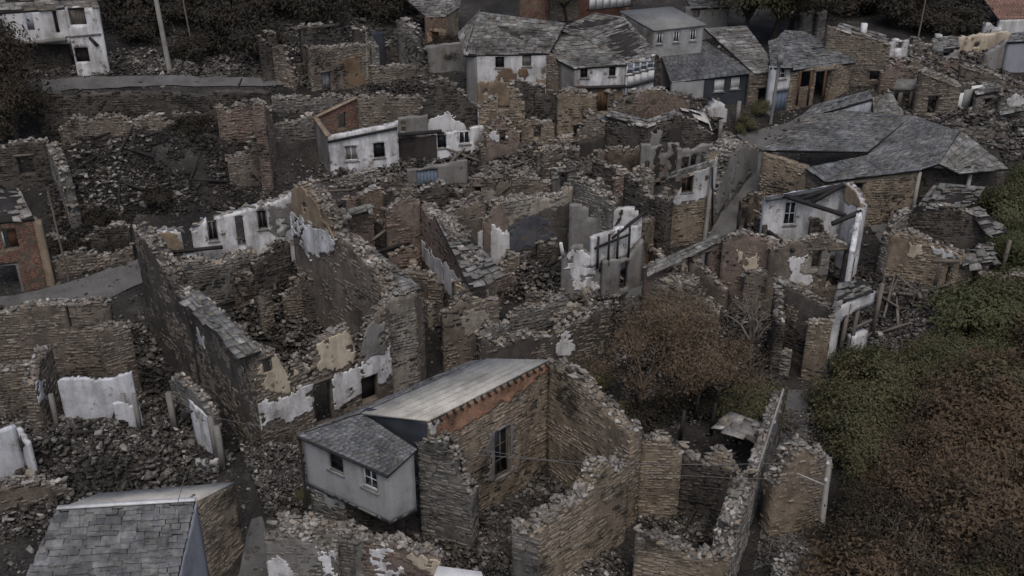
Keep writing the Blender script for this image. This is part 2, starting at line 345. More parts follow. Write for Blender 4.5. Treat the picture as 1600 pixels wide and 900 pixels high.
def wall(par, pts, th=.6, st='stone', mat='brown', holes=(), plas=(), rag=.2, cap=True, bot=None, both=False, cell=.24, ends=True, name='wall', core=None, deep=.5, plasn=.034):
    WSEED[0] += 1; sd_ = WSEED[0]; r = np.random.default_rng(sd_)
    frac = 0
    if st == 'render' and mat in MUD: st, core, mat, frac = 'stone', mat, MUD[mat], .53
    elif st in ('stone', 'slab') and core is None and mat in UNMUD: core, frac = UNMUD[mat], .36
    A = pt(pts[0]) if len(pts[0]) == 3 else np.array(pts[0][0]); B = pt(pts[-1]) if len(pts[-1]) == 3 else np.array(pts[-1][0])
    U = np.array((B[0]-A[0], B[1]-A[1], 0.)); W_ = np.linalg.norm(U); U /= W_
    N = np.array((U[1], -U[0], 0.))
    if N@(O3-A) < 0: N = -N
    def uv(px, py):
        d = ray(px, py); s = (N@(A-O3))/(N@d); P = O3+s*d; return (P-A)@U, P[2]
    prof = [(0., A[2])]+[uv(*p[:2]) for p in pts[1:-1]]+[(W_, B[2])]
    prof.sort(); pu, pv = np.array([p[0] for p in prof]), np.array([p[1] for p in prof])
    us = np.linspace(0, W_, 12); gz = ground_h(A[0]+us*U[0], A[1]+us*U[1])
    v0 = gz.min()-deep
    if bot is not None:
        v0 = min(uv(*b)[1] for b in bot) if isinstance(bot, list) else bot
    v1 = pv.max()+rag+.05
    hl = []
    for h in holes:
        a, b_ = uv(h[0], h[1]), uv(h[2], h[3]); 
        hl.append((min(a[0], b_[0]), max(a[0], b_[0]), min(a[1], b_[1]), max(a[1], b_[1])))
    ul = lines(0, W_, cell, [x for h in hl for x in h[:2]]); vl = lines(v0, v1, cell, [x for h in hl for x in h[2:]])
    def raw(u): return np.interp(u, pu, pv)
    rn = vnoise(ul*1.1, ul*0+sd_, 5)-.5; step = r.uniform(-1, 1, len(ul))
    bite = np.maximum(0, vnoise(ul*.8, ul*0+sd_*1.7, 6)-.55)*2.2*min(1, rag*4)*(1. if rag >= .1 else 0)
    top = raw(ul)+rag*(rn*1.8+step*.6)-rag*.35-bite*.9
    def topf(u): return np.interp(u, ul, top)
    um, vm = (ul[:-1]+ul[1:])/2, (vl[:-1]+vl[1:])/2
    UM, VM = np.meshgrid(um, vm, indexing='ij')
    def hole(u, v, e=0.):
        k = np.zeros(np.shape(u), bool)
        for a, b_, c, d in hl: k |= (u > a-e) & (u < b_+e) & (v > c-e) & (v < d+e)
        return k
    tm = np.minimum(top[:-1], top[1:])
    solid = (vl[None, :-1] < tm[:, None]-.02) & ~hole(UM, VM)
    X, F = shell(ul, vl, solid, 0., -th, top, .03 if st in STYLE else .008, sd_)
    def w3(Q): return A*np.array((1, 1, 0))+Q[:, :1]*U+Q[:, 1:2]*np.array((0, 0, 1.))+Q[:, 2:3]*N
    flip = np.cross(U, (0, 0, 1.))@N < 0
    fl = (lambda f: f[:, ::-1]) if flip else (lambda f: f)
    near = pxm((A+B)/2) > 35.5; BIG = []
    parts = [(w3(X), fl(F))]; mi = [np.zeros(len(F), int)]
    mats = [(core or 'mortar') if st in STYLE else mat]
    plist = []
    for pm, poly in plas:
        plist.append((pm, [uv(*p) for p in poly] if poly else None))
    if frac > .5 and W_ > 2 and r.random() < .55:             # a leftover of limewash somewhere on the face
        cu_, cv_, ru_, rv_ = r.uniform(.2, .8)*W_, 0, r.uniform(.5, 1.3), r.uniform(.4, 1.)
        cv_ = topf(cu_)-r.uniform(.4, 2.)
        plist.append((('greyplaster', 'cream', 'whitegrey', 'mudlight')[int(r.integers(4))], [(cu_+ru_*math.cos(q_)*r.uniform(.6, 1.2), cv_+rv_*math.sin(q_)*r.uniform(.6, 1.2)) for q_ in np.linspace(0, 6.28, 10)[:-1]]))
    if st in STYLE:
        (h0, h1), (w0, w1), pr = STYLE[st]; mats.append(mat)
        def face(n0, ua, ub, mapf, dirn, chk):
            rows, v = [], v0
            while v < v1:
                hh = r.uniform(h0, h1); u = ua-r.uniform(0, w1)
                kk = int((ub-ua+w1)/w0)+2; w = r.uniform(w0, w1, kk); e = u+np.concatenate([[0], np.cumsum(w)])
                a, b_ = np.clip(e[:-1], ua, ub), np.clip(e[1:], ua, ub); ok = b_-a > .06
                a, b_ = a[ok], b_[ok]; rows.append(np.stack([a, b_, np.full(len(a), v), np.full(len(a), v+hh)], 1)); v += hh
            Q = np.concatenate(rows); c = (Q[:, 0]+Q[:, 1])/2; d = (Q[:, 2]+Q[:, 3])/2
            if chk: ok = (d < topf(c)+.02) & (Q[:, 3] < topf(c)+.12) & ~hole(c, d, .0) & ~hole(Q[:, 0]+.05, d) & ~hole(Q[:, 1]-.05, d)
            else: ok = (d < topf(np.full(len(c), n0)))
            Q = Q[ok]
            if not len(Q): return
            if st in ('stone', 'slab'):
                Q = Q[r.random(len(Q)) > .05]; wv_ = (vnoise(Q[:, 0]*.55, Q[:, 2]*.7, sd_)-.5)*.14; hj_ = (Q[:, 3]-Q[:, 2]); Q[:, 2] += wv_+r.uniform(-.25, .15, len(Q))*hj_; Q[:, 3] += wv_+r.uniform(-.25, .2, len(Q))*hj_
            if frac: Q = Q[vnoise(Q[:, 0]*.9, Q[:, 2]*1.1, sd_+3)*.65+r.random(len(Q))*.35 > frac]
            if not len(Q): return
            big = None
            if chk and dirn > 0 and st in ('stone', 'slab') and mat+'_o' in MT and near and frac < .5:
                ar_ = (Q[:, 1]-Q[:, 0])*(Q[:, 3]-Q[:, 2]); big = np.argsort(-ar_)[:110]; BIG.append(Q[big]); Q = np.delete(Q, big, 0)
            g = .006
            jt = lambda: r.uniform(-.035, .035, len(Q)) if st in ('stone', 'slab') else 0
            a, b_, c, d = Q[:, 0]+g, Q[:, 1]-g, Q[:, 2]+g, Q[:, 3]-g; p = r.uniform(.1, 1, len(Q))*pr
            P = np.stack([np.stack([a, c, a*0-.05], 1), np.stack([b_, c, a*0-.05], 1), np.stack([b_, d, a*0-.05], 1), np.stack([a, d, a*0-.05], 1),
                          np.stack([a+jt()+.008, c+jt()*.4+.008, p+jt()*.6], 1), np.stack([b_+jt()-.008, c+jt()*.4+.008, p+jt()*.6], 1), np.stack([b_+jt()-.008, d+jt()*.4-.008, p+jt()*.6], 1), np.stack([a+jt()+.008, d+jt()*.4-.008, p+jt()*.6], 1)], 1)
            f5 = np.array([[4, 5, 6, 7], [0, 1, 5, 4], [1, 2, 6, 5], [2, 3, 7, 6], [3, 0, 4, 7]])
            Fs = (f5[None]+(np.arange(len(Q))*8)[:, None, None]).reshape(-1, 4)
            parts.append((w3(mapf(P.reshape(-1, 3))), fl(Fs) if dirn > 0 else fl(Fs)[:, ::-1])); mi.append(np.ones(len(Fs), int))
        face(0, 0, W_, lambda P: P, 1, True)
        if both: face(0, 0, W_, lambda P: P*np.array((1, 1, -1))+np.array((0, 0, -th)), -1, True)
        if ends:
            face(.05, -th, 0, lambda P: np.stack([-P[:, 2], P[:, 1], P[:, 0]], 1), 1, False)
            face(W_-.05, -th, 0, lambda P: np.stack([W_+P[:, 2], P[:, 1], P[:, 0]], 1), -1, False)
    V, Fa = joinv(parts)
    wo = add(name, V, Fa, mats, par, np.concatenate(mi))
    if st in ('stone', 'slab'):                               # timber lintels over the openings
        for a_, b2, c_, d_ in hl:
            if d_ < topf((a_+b2)/2)-.15:
                Qv = np.array([[x_, y_, z_] for z_ in (.05, -.3) for x_, y_ in ((a_-.15, d_-.01), (b2+.15, d_-.01), (b2+.15, d_+.15), (a_-.15, d_+.15))]); add('lintel', w3(Qv), BOXF, 'wood_grey', wo)
    for Qb in BIG:                                            # the larger stones of a near face, each an object
        if mat not in FACE:
            FACE[mat] = []
            for q_ in range(8):
                rr_ = np.random.default_rng(q_+5); Vb = np.array([[-.5, -.5, -.4], [.5, -.5, -.4], [.5, .5, -.4], [-.5, .5, -.4], [-.47, -.45, .6], [.47, -.45, .6], [.47, .45, .6], [-.47, .45, .6]])
                Vb[4:] += rr_.uniform(-.09, .07, (4, 3)); Vb[4:, 2] += rr_.uniform(-.25, .25, 4)
                FACE[mat].append(mesh_of('stone', Vb, BOXF[:, ::-1], mat+'_o'))
        Lb = np.array(par.location); hl_ = 1. if not flip else -1.
        for a_, b2, c2, d2 in Qb:
            cen = w3(np.array([[(a_+b2)/2, (c2+d2)/2, .0]]))[0]-Lb; e_ = r.normal(0, .03)
            xa, ya, za = U*(b2-a_-.02), np.array((0, 0, d2-c2-.015)), N*r.uniform(.04, .075)
            o = bpy.data.objects.new('stone', FACE[mat][int(r.integers(8))]); COL.objects.link(o); o.parent = wo; o['kind'] = 'thing'
            o.matrix_local = Matrix(((xa[0], ya[0], za[0], cen[0]), (xa[1], ya[1], za[1], cen[1]), (xa[2], ya[2]+0, za[2], cen[2]), (0, 0, 0, 1))) @ Matrix.Rotation(e_, 4, 'Z')
    for k, (pm, poly) in enumerate(plist):
        c_ = .075; ul2 = lines(0, W_, c_, [x for h in hl for x in h[:2]]); vl2 = lines(v0, v1, c_, [x for h in hl for x in h[2:]])
        um2, vm2 = (ul2[:-1]+ul2[1:])/2, (vl2[:-1]+vl2[1:])/2; U2, V2 = np.meshgrid(um2, vm2, indexing='ij')
        nx, ny = .55*(vnoise(U2*2.2, V2*2.2, sd_+k)-.5)+.24*(vnoise(U2*5, V2*5, sd_)-.5)+.12*(vnoise(U2*13, V2*13, sd_)-.5), .55*(vnoise(U2*2.2, V2*2.2, sd_+k+50)-.5)+.24*(vnoise(U2*5, V2*5, sd_+1)-.5)+.12*(vnoise(U2*13, V2*13, sd_+2)-.5)
        s2 = ~hole(U2, V2) & (V2 < topf(U2)-.05)
        if poly is not None: s2 &= inpoly(U2+nx, V2+ny, poly)
        if not s2.any(): continue
        if pm not in ('soot',) and not pm.startswith('brick'): s2 &= (vnoise(U2*1.6, V2*1.6, sd_+k+9)*.6+vnoise(U2*5, V2*5, sd_+k+11)*.4) < .74
        if not s2.any(): continue
        X2, F2 = shell(ul2, vl2, s2, plasn+.012*k, .0, topf(ul2)-.02, .006, sd_+k)
        add('plaster' if not pm.startswith('brick') else 'brick_infill', w3(X2), fl(F2), pm, wo)
    if cap and st in STYLE:                          # chippings bedded between the coping stones
        k_ = int(W_*th*(60 if near else 26)); uq = r.uniform(0, W_, k_); nq = -r.uniform(0, th, k_); zq = topf(uq)+r.uniform(-.03, .09, k_)
        okq = ~hole(uq, zq-.2); Cq = w3(np.stack([uq, zq, nq], 1))[okq]; Sq = r.uniform(.06, .24, (len(Cq), 1))*np.stack([r.uniform(.8, 1.5, len(Cq)), r.uniform(.6, 1.1, len(Cq)), r.uniform(.3, .8, len(Cq))], 1)
        if len(Cq): Vq, Fq = scatter_boxes(Cq, Sq, None, sd_+7); add('stone_chips', Vq, Fq, 'capm', wo, kind='stuff')
    if cap:
        L = np.array(par.location if par.parent is None else par.parent.location); sc_ = pxm((A+B)/2)
        rows = max(1, int(round(th/.27))); cs, zs = [], []
        uu = 0.
        C, Z = [], []
        while uu < W_:
            ztop = float(topf(uu))
            if not hole(np.array([uu]), np.array([ztop-.15]))[0]:
                for k in range(rows):
                    if r.random() < (.75 if vnoise(uu*.9, sd_*1.3, 12) > .3 else .6):
                        nn = -th*(k+.5)/rows+r.uniform(-.08, .08)
                        C.append(w3(np.array([[uu+r.uniform(-.1, .1), ztop+r.uniform(-.02, .12), nn]]))[0])
            uu += r.uniform(.2, .36)
        ua = math.atan2(U[1], U[0])
        if sc_ > 26.5 and C:
            for c in C:
                o = bpy.data.objects.new('stone', CAPS[int(r.integers(20))]); COL.objects.link(o); o.parent = wo
                o.location = tuple(c-L); s_ = r.uniform(.5, 1.1)
                o.rotation_euler = (r.normal(0, .24), r.normal(0, .24), ua+r.uniform(-.6, .6)+(math.pi if r.random() < .5 else 0)); o.scale = (s_, s_*r.uniform(.85, 1.2), s_)
        elif C:
            C = np.array(C); S = np.stack([r.uniform(.14, .48, len(C)), r.uniform(.12, .32, len(C)), r.uniform(.05, .17, len(C))], 1)
            V, F = scatter_boxes(C, S, (ua+r.uniform(-.6, .6, len(C)), r.normal(0, .16, len(C)), r.normal(0, .16, len(C))), sd_)
            add('coping_stones', V, F, 'capm', wo, kind='stuff')
    w = WallInfo(); w.o, w.uv, w.w3, w.N, w.U, w.par, w.W, w.A, w.B, w.th, w.top, w.hl = wo, uv, w3, N, U, par, W_, A, B, th, topf, hl
    return w
def window(w, rect, frame='paint_white', pane='glass_dark', mull=1, trans=0, fw=.07, depth=.14, name='window'):
    """frame bars with a pane behind, set back in the opening seen at rect"""
    a, b_ = w.uv(rect[0], rect[1]), w.uv(rect[2], rect[3]); u0, u1, v0, v1 = min(a[0], b_[0])+.004, max(a[0], b_[0])-.004, min(a[1], b_[1])+.004, max(a[1], b_[1])-.004
    v1 = min(v1, float(w.top((u0+u1)/2))-.14)
    def bx(a0, a1, c0, c1, n0, n1):
        Q = np.array([[a0, c0, n0], [a1, c0, n0], [a1, c1, n0], [a0, c1, n0], [a0, c0, n1], [a1, c0, n1], [a1, c1, n1], [a0, c1, n1]]); return w.w3(Q), BOXF
    d = -depth
    bars = [bx(u0, u1, v0, v0+fw, d, d-.07), bx(u0, u1, v1-fw, v1, d, d-.07), bx(u0, u0+fw, v0+fw, v1-fw, d, d-.07), bx(u1-fw, u1, v0+fw, v1-fw, d, d-.07)]
    for k in range(mull):
        c = u0+(u1-u0)*(k+1)/(mull+1); bars.append(bx(c-fw*.4, c+fw*.4, v0+fw, v1-fw, d-.004, d-.06))
    for k in range(trans):
        c = v0+(v1-v0)*(k+1)/(trans+1); bars.append(bx(u0+fw, u1-fw, c-fw*.35, c+fw*.35, d-.008, d-.055))
    V, F = joinv(bars); fo = add(name, V, F, frame, w.par)
    V, F = bx(u0-.08, u1+.08, v0-.07, v0-.002, .07, -.1); add('sill', V, F, 'concrete', fo)
    if pane:
        V, F = bx(u0+.01, u1-.01, v0+.01, v1-.01, d-.03, d-.045); add('pane', V, F, pane, fo)
    return fo
def panel(w, rect, mat, n0=-.1, n1=-.16, name='door', boards=0):
    a, b_ = w.uv(rect[0], rect[1]), w.uv(rect[2], rect[3]); u0, u1, v0, v1 = min(a[0], b_[0]), max(a[0], b_[0]), min(a[1], b_[1]), max(a[1], b_[1])
    bs = []
    k = max(1, boards)
    for i in range(k):
        x0, x1 = u0+(u1-u0)*i/k+.006, u0+(u1-u0)*(i+1)/k-.006
        j = random.uniform(0, .02)
        bs.append((w.w3(np.array([[x0, v0, n0-j], [x1, v0, n0-j], [x1, v1, n0-j], [x0, v1, n0-j], [x0, v0, n1], [x1, v0, n1], [x1, v1, n1], [x0, v1, n1]])), BOXF))
    V, F = joinv(bs); return add(name, V, F, mat, w.par)
# ------------------------------------------------------------------ roofs
def roof(par, e0, e1, r1, r0, mat='slate', row=.34, wr=(.35, .75), th=.14, lift=.055, jit=.03, miss=0., single=0, under='wood_char', name='roof', base_only=False, nrm_jit=.02):
    """e0->e1 eave, r0->r1 ridge: a slab with courses of overlapping slates on it"""
    e0, e1, r1, r0 = [np.array(p, float) for p in (e0, e1, r1, r0)]
    nn = np.cross((e1-e0)+(r1-r0), (r0-e0)+(r1-e1)); nn /= np.linalg.norm(nn)
    if nn[2] < 0: nn = -nn
    V = np.array([e0, e1, r1, r0, e0-nn*th, e1-nn*th, r1-nn*th, r0-nn*th]); ro = add(name, V, BOXF if np.cross(e1-e0, r0-e0)@nn > 0 else BOXF[:, ::-1], [under if not base_only else mat], par)
    if base_only: return ro
    WSEED[0] += 1; r = np.random.default_rng(WSEED[0])
    wid = (np.linalg.norm(e1-e0)+np.linalg.norm(r1-r0))/2; ln = (np.linalg.norm(r0-e0)+np.linalg.norm(r1-e1))/2
    n_ = max(2, int(round(ln/row))); Q = []
    for k in range(n_):
        w = r.uniform(wr[0], wr[1], int(wid/wr[0])+3); e = -r.uniform(0, wr[1])+np.concatenate([[0], np.cumsum(w)])
        a, b_ = np.clip(e[:-1]/wid, 0, 1), np.clip(e[1:]/wid, 0, 1); ok = (b_-a) > .08/wid; a, b_ = a[ok], b_[ok]
        Q.append(np.stack([a, b_, np.full(len(a), k/n_), np.full(len(a), min(1, (k+1.3)/n_))], 1))
    Q = np.concatenate(Q); Q = Q[r.random(len(Q)) >= miss]
    def P(s, t): s, t = s[:, None], t[:, None]; return (e0*(1-s)+e1*s)*(1-t)+(r0*(1-s)+r1*s)*t
    g = .01/wid; m_ = len(Q); jt = lambda s: r.uniform(-s, s, m_)
    t0 = Q[:, 2]+jt(jit)/ln-.02/ln; s0, s1, t1 = Q[:, 0]+g, Q[:, 1]-g, Q[:, 3]
    up = lift+jt(nrm_jit)
    A = [P(s0+jt(jit)*.3/wid, t0+jt(jit*.6)/ln)+nn*(up+jt(.008))[:, None], P(s1+jt(jit)*.3/wid, t0+jt(jit*.6)/ln)+nn*(up+jt(.008))[:, None], P(s1, t1)+nn*(.012+jt(.004))[:, None], P(s0, t1)+nn*(.012+jt(.004))[:, None]]
    f5 = np.array([[0, 1, 2, 3], [4, 5, 1, 0], [5, 6, 2, 1], [6, 7, 3, 2], [7, 4, 0, 3]])
    flip = np.cross(e1-e0, r0-e0)@nn < 0
    if single:                                                # the largest in view as parts, each an object
        order = np.argsort(Q[:, 2]+r.uniform(0, .01, m_)) if single > 0 else np.arange(m_)[::-1]
        one, rest = order[:300], order[300:]
        root = par if par.parent is None else par.parent; L = np.array(root.location)
        meshes = []
        for k in range(8):
            rr = np.random.default_rng(k); V = np.array([[-.5, -.5, .5], [.5, -.5, .5], [.5, .5, 0], [-.5, .5, 0], [-.5, -.5, -.5], [.5, -.5, -.5], [.5, .5, -.5], [-.5, .5, -.5]])
            V[:, :2] += rr.uniform(-.05, .03, (8, 2)); V[4:, :2] = V[:4, :2]
            meshes.append(mesh_of('slate', V, np.concatenate([f5, [[7, 6, 5, 4]]]), 'slate_o'))
        for i in one:
            c = [a[i] for a in A]; cen = sum(c)/4; xa = (c[1]+c[2]-c[0]-c[3])/2; ya = (c[2]+c[3]-c[0]-c[1])/2; lx, ly = np.linalg.norm(xa), np.linalg.norm(ya)
            xh = xa/lx; yh = ya-xh*(ya@xh); yh /= np.linalg.norm(yh); zh = np.cross(xh, yh)
            o = bpy.data.objects.new('slate', meshes[int(r.integers(8))]); COL.objects.link(o); o.parent = ro
            o.matrix_local = Matrix(((xh[0], yh[0], zh[0], cen[0]-L[0]), (xh[1], yh[1], zh[1], cen[1]-L[1]), (xh[2], yh[2], zh[2], cen[2]-L[2]), (0, 0, 0, 1))) @ Matrix.Diagonal((lx, ly, .04, 1))
        A = [a[rest] for a in A]
        if not len(rest): return ro
    V = np.stack(A+[a-nn*(.035 if k < 2 else .02) for k, a in enumerate(A)], 1).reshape(-1, 3)
    F = (f5[None]+(np.arange(len(A[0]))*8)[:, None, None]).reshape(-1, 4)
    add('slates', V, F[:, ::-1] if flip else F, mat, ro, kind='stuff')
    return ro
# ------------------------------------------------------------------ debris
def pix_area(poly):
    return [tuple(at(x, y)[:2]) for x, y in poly]
def sample(poly, n_, r):
    P = np.array(poly); lo, hi = P.min(0), P.max(0); out = []
    k = 0
    while k < n_:
        q = r.uniform(lo, hi, (n_*3, 2)); q = q[inpoly(q[:, 0], q[:, 1], poly)]; out.append(q); k += len(q)
        if len(out) > 60: break
    return np.concatenate(out)[:n_]
def rubble(label, poly, n_, smin=.08, smax=.4, mat='rubble', name='rubble', pile=.25, cat='rubble', flat=.55, clump=.0):
    WSEED[0] += 1; r = np.random.default_rng(WSEED[0])
    Q = sample(pix_area(poly) if len(poly[0]) == 2 else [p[:2] for p in poly], n_, r)
    if clump: Q = Q[vnoise(Q[:, 0]*.35, Q[:, 1]*.35, 31)*.6+vnoise(Q[:, 0]*1.1, Q[:, 1]*1.1, 32)*.4+r.uniform(-.12, .12, len(Q)) > clump]
    n_ = len(Q)
    s = smin*(smax/smin)**(r.random(n_)**2.0)
    z = ground_h(Q[:, 0], Q[:, 1])+r.random(n_)**2*pile*vnoise(Q[:, 0]*.8, Q[:, 1]*.8, 8)*1.6
    C = np.stack([Q[:, 0], Q[:, 1], z+s*.1], 1); S = np.stack([s*r.uniform(.8, 1.6, n_), s*r.uniform(.6, 1.1, n_), s*r.uniform(.25, flat, n_)], 1)
    V, F = scatter_boxes(C, S, None, WSEED[0], .2)
    o = add(name, V, F, mat, None, kind='stuff'); o['label'] = label; o['category'] = cat
    return o
def beams(label, group, poly, n_, lr=(1.5, 3.5), mat='wood_char', hgt=.9):
    r = np.random.default_rng(len(label)*7+n_); Q = sample(pix_area(poly), n_, r)
    for x, y in Q:
        z = float(ground_h(np.array([x]), np.array([y]))[0]); L = r.uniform(*lr); a = r.uniform(0, 6.28); e = r.uniform(-.05, hgt)
        t = thing('charred_beam', label, 'beam', (x, y, z), group)
        p = np.array((x, y, z+.12)); q = p+np.array((math.cos(a)*L, math.sin(a)*L, 0)); q[2] = float(ground_h(np.array([q[0]]), np.array([q[1]]))[0])+.1+e
        V = boxv(p, q, .13, .17); m_ = (V[:4]+V[4:])/2+r.normal(0, .02, (4, 3)); V2 = np.concatenate([V[:4], m_, V[4:]*1])
        tip = V2[8:].mean(0); V2[8:] = tip+(V2[8:]-tip)*.55
        F = [(0, 1, 2, 3), (11, 10, 9, 8)]+[(b+i, b+4+i, b+4+(i+1) % 4, b+(i+1) % 4) for b in (0, 4) for i in range(4)]
        add('timber', V2, np.array(F)[:, ::-1], mat, t)
# ------------------------------------------------------------------ plants
def leaves(n_, cl, rad, ls, seed):
    """n_ leaf faces in clumps round the points cl"""
    r = np.random.default_rng(seed); cl = np.asarray(cl); c = cl[r.integers(len(cl), size=n_)]
    C = c+r.normal(0, 1, (n_, 3))*rad*np.array((1, 1, .75))
    mid = cl.mean(0)-np.array((0, 0, .5)); t = (C-mid)/(np.linalg.norm(C-mid, axis=1)[:, None]+1e-6)+r.normal(0, .5, (n_, 3))+np.array((0, 0, .35)); a = np.cross(t, r.normal(0, 1, (n_, 3))); a /= np.linalg.norm(a, axis=1)[:, None]; b_ = np.cross(a, t); b_ /= np.linalg.norm(b_, axis=1)[:, None]
    s = r.uniform(.5, 1.2, n_)[:, None]*ls
    V = np.stack([C-a*s, C+b_*s*.42, C+a*s, C-b_*s*.42], 1).reshape(-1, 3)
    return V, np.arange(n_*4).reshape(-1, 4)
def grow(seed, h, spread_, stems=5, depth=3, trunk=None, r0=.05, up=.5):
    """woody skeleton: segments and tips"""
    r = np.random.default_rng(seed); segs, tips = [], []
    def go(p, d, L, rad, k):
        q = p; 
        for _ in range(2):
            d = d+r.normal(0, .16, 3); d /= np.linalg.norm(d); e = q+d*L/2; segs.append((q, e, rad, rad*.8)); q = e; rad *= .8
        if k == 0: tips.append(q); return
        if k <= 1: tips.append(q)
        for _ in range(3 if k > 1 else 2):
            nd = d*.7+r.normal(0, .55, 3)*np.array((1, 1, .7))+np.array((0, 0, up*.35)); nd /= np.linalg.norm(nd); go(q, nd, L*r.uniform(.55, .8), rad*.7, k-1)
    if trunk:
        top = np.array((r.normal(0, .15), r.normal(0, .15), trunk)); segs.append((np.zeros(3)-np.array((0, 0, .3)), top*.5, r0*1.3, r0)); segs.append((top*.5, top, r0, r0*.85)); base = top
    else: base = np.zeros(3)-np.array((0, 0, .15))
    for i in range(stems):
        a = 6.28*(i+r.uniform(-.3, .3))/stems; e = r.uniform(.3, 1.)*spread_
        d = np.array((math.cos(a)*e, math.sin(a)*e, up+.4)); d /= np.linalg.norm(d); go(base, d, h*.42, r0*.6, depth)
    return segs, np.array(tips)
PLANT = {}
def plant_mesh(key, seed, h, spread_, leaf, n_, ls, rad, stems=6, depth=3, trunk=None, r0=.05, bark='twig', up=.5, wood_sides=5):
    segs, tips = grow(seed, h, spread_, stems, depth, trunk, r0, up)
    V, F = tubes(segs, wood_sides); bm_ = mesh_of('branches', V, F, bark)
    V, F = leaves(n_, tips, rad, ls, seed); PLANT[key] = (bm_, mesh_of('foliage', V, F, leaf))
def plant(key, name, label, cat, px, py, s=1., sz=1., rz=0., group=None, h=0., wood='branches'):
    P = at(px, py, h); z = float(ground_h(np.array([P[0]]), np.array([P[1]]))[0])
    t = thing(name, label, cat, (P[0], P[1], z), group); t.rotation_euler.z = rz; t.scale = (s, s, s*sz)
    put(wood, PLANT[key][0], t); put('foliage' if wood == 'branches' else 'crown', PLANT[key][1], t)
    return t
def base_thing(name, label, cat, px, py, group=None):
    return thing(name, label, cat, at(px, py), group)
# ------------------------------------------------------------------ the setting: ground and roads
for (hx, hy, hr, hh) in ((150, 300, 5, 1.2), (250, 250, 5, 1.2), (330, 280, 4, 1.), (100, 330, 4, .6), (450, 450, 5, 1.3), (420, 500, 4, .9), (850, 430, 4, 1.0),
                         (150, 700, 4, .6), (60, 740, 4, .6), (230, 720, 3, .8), (450, 780, 4, .9), (400, 740, 3, .7), (1255, 925, 2.2, 1.5), (880, 280, 4, 1.), (1420, 480, 3, .7), (1090, 480, 3, 1.2),
                         (1080, 190, 3, 1.2), (1430, 115, 4, 1.3), (1560, 170, 4, 1.2), (1140, 790, 3, .6), (820, 262, 3, .6), (620, 120, 4, .8)):
    q = at(hx, hy); HEAPS.append((q[0], q[1], hr, hh))
def grid_sheet(name, xs, ys, mat, f, kind='structure'):
    X, Y = np.meshgrid(xs, ys, indexing='ij'); V = np.stack([X, Y, f(X, Y)], -1).reshape(-1, 3)
    idx = np.arange(len(xs)*len(ys)).reshape(len(xs), len(ys)); F = np.stack([idx[:-1, :-1], idx[1:, :-1], idx[1:, 1:], idx[:-1, 1:]], -1).reshape(-1, 4)
    o = put(name, mesh_of(name, V, F, mat)); o['kind'] = kind; return o
xs = np.concatenate([np.arange(-300, -60, 12), np.arange(-60, 60.1, .5), np.arange(72, 301, 12)]); ys = np.concatenate([np.arange(-60, 20, 8), np.arange(20, 112, .5), np.arange(112, 420, 11)])
grid_sheet('ground', xs, ys, 'earth', ground_h)
def ribbon(name, left, right, mat='road', lift=.09, label=None):
    def dens(pl):
        P = np.array([at(x, y)[:2] for x, y in pl]); d = np.concatenate([[0], np.cumsum(np.linalg.norm(np.diff(P, axis=0), axis=1))]); t = np.linspace(0, d[-1], 60)
        return np.stack([np.interp(t, d, P[:, 0]), np.interp(t, d, P[:, 1])], 1)
    L, R = dens(left), dens(right); t = np.linspace(0, 1, 12)[None, :, None]; Q = L[:, None]*(1-t)+R[:, None]*t
    Z = ground_h(Q[..., 0], Q[..., 1])+lift; V = np.concatenate([Q, Z[..., None]], -1).reshape(-1, 3); idx = np.arange(60*12).reshape(60, 12)
    F = np.stack([idx[:-1, :-1], idx[1:, :-1], idx[1:, 1:], idx[:-1, 1:]], -1).reshape(-1, 4)
    o = put(name, mesh_of(name, V, F, mat)); o['kind'] = 'structure'; return o
ribbon('road', [(20, 128), (120, 124), (200, 122), (300, 121), (420, 124), (520, 118)], [(20, 150), (120, 143), (200, 138), (300, 136), (420, 138), (520, 132)])
ribbon('lane', [(-30, 475), (60, 455), (130, 436), (215, 408)], [(-30, 520), (60, 490), (140, 475), (260, 430)])
ribbon('lane', [(1095, 390), (1122, 345), (1140, 300), (1168, 262), (1190, 235)], [(1190, 390), (1192, 345), (1196, 300), (1205, 262), (1220, 235)])
ribbon('lane', [(960, 500), (985, 455), (1050, 415), (1110, 385)], [(1035, 480), (1060, 455), (1110, 410), (1150, 392)])
ribbon('alley', [(1175, 900), (1195, 800), (1215, 700), (1232, 610)], [(1290, 900), (1285, 800), (1262, 700), (1262, 610)], lift=.05)
ribbon('alley', [(372, 905), (385, 850), (395, 825)], [(425, 905), (420, 850), (412, 825)], lift=.06)
ribbon('lane', [(1150, 215), (1230, 190), (1290, 165), (1330, 150)], [(1190, 235), (1255, 212), (1315, 180), (1360, 160)], lift=.05)
ribbon('path', [(1330, 520), (1390, 400), (1345, 335)], [(1400, 520), (1400, 460), (1400, 335)], lift=.05)

def R(label, px, py, name='ruined_house', cat='ruin', group=None): return base_thing(name, label, cat, px, py, group)

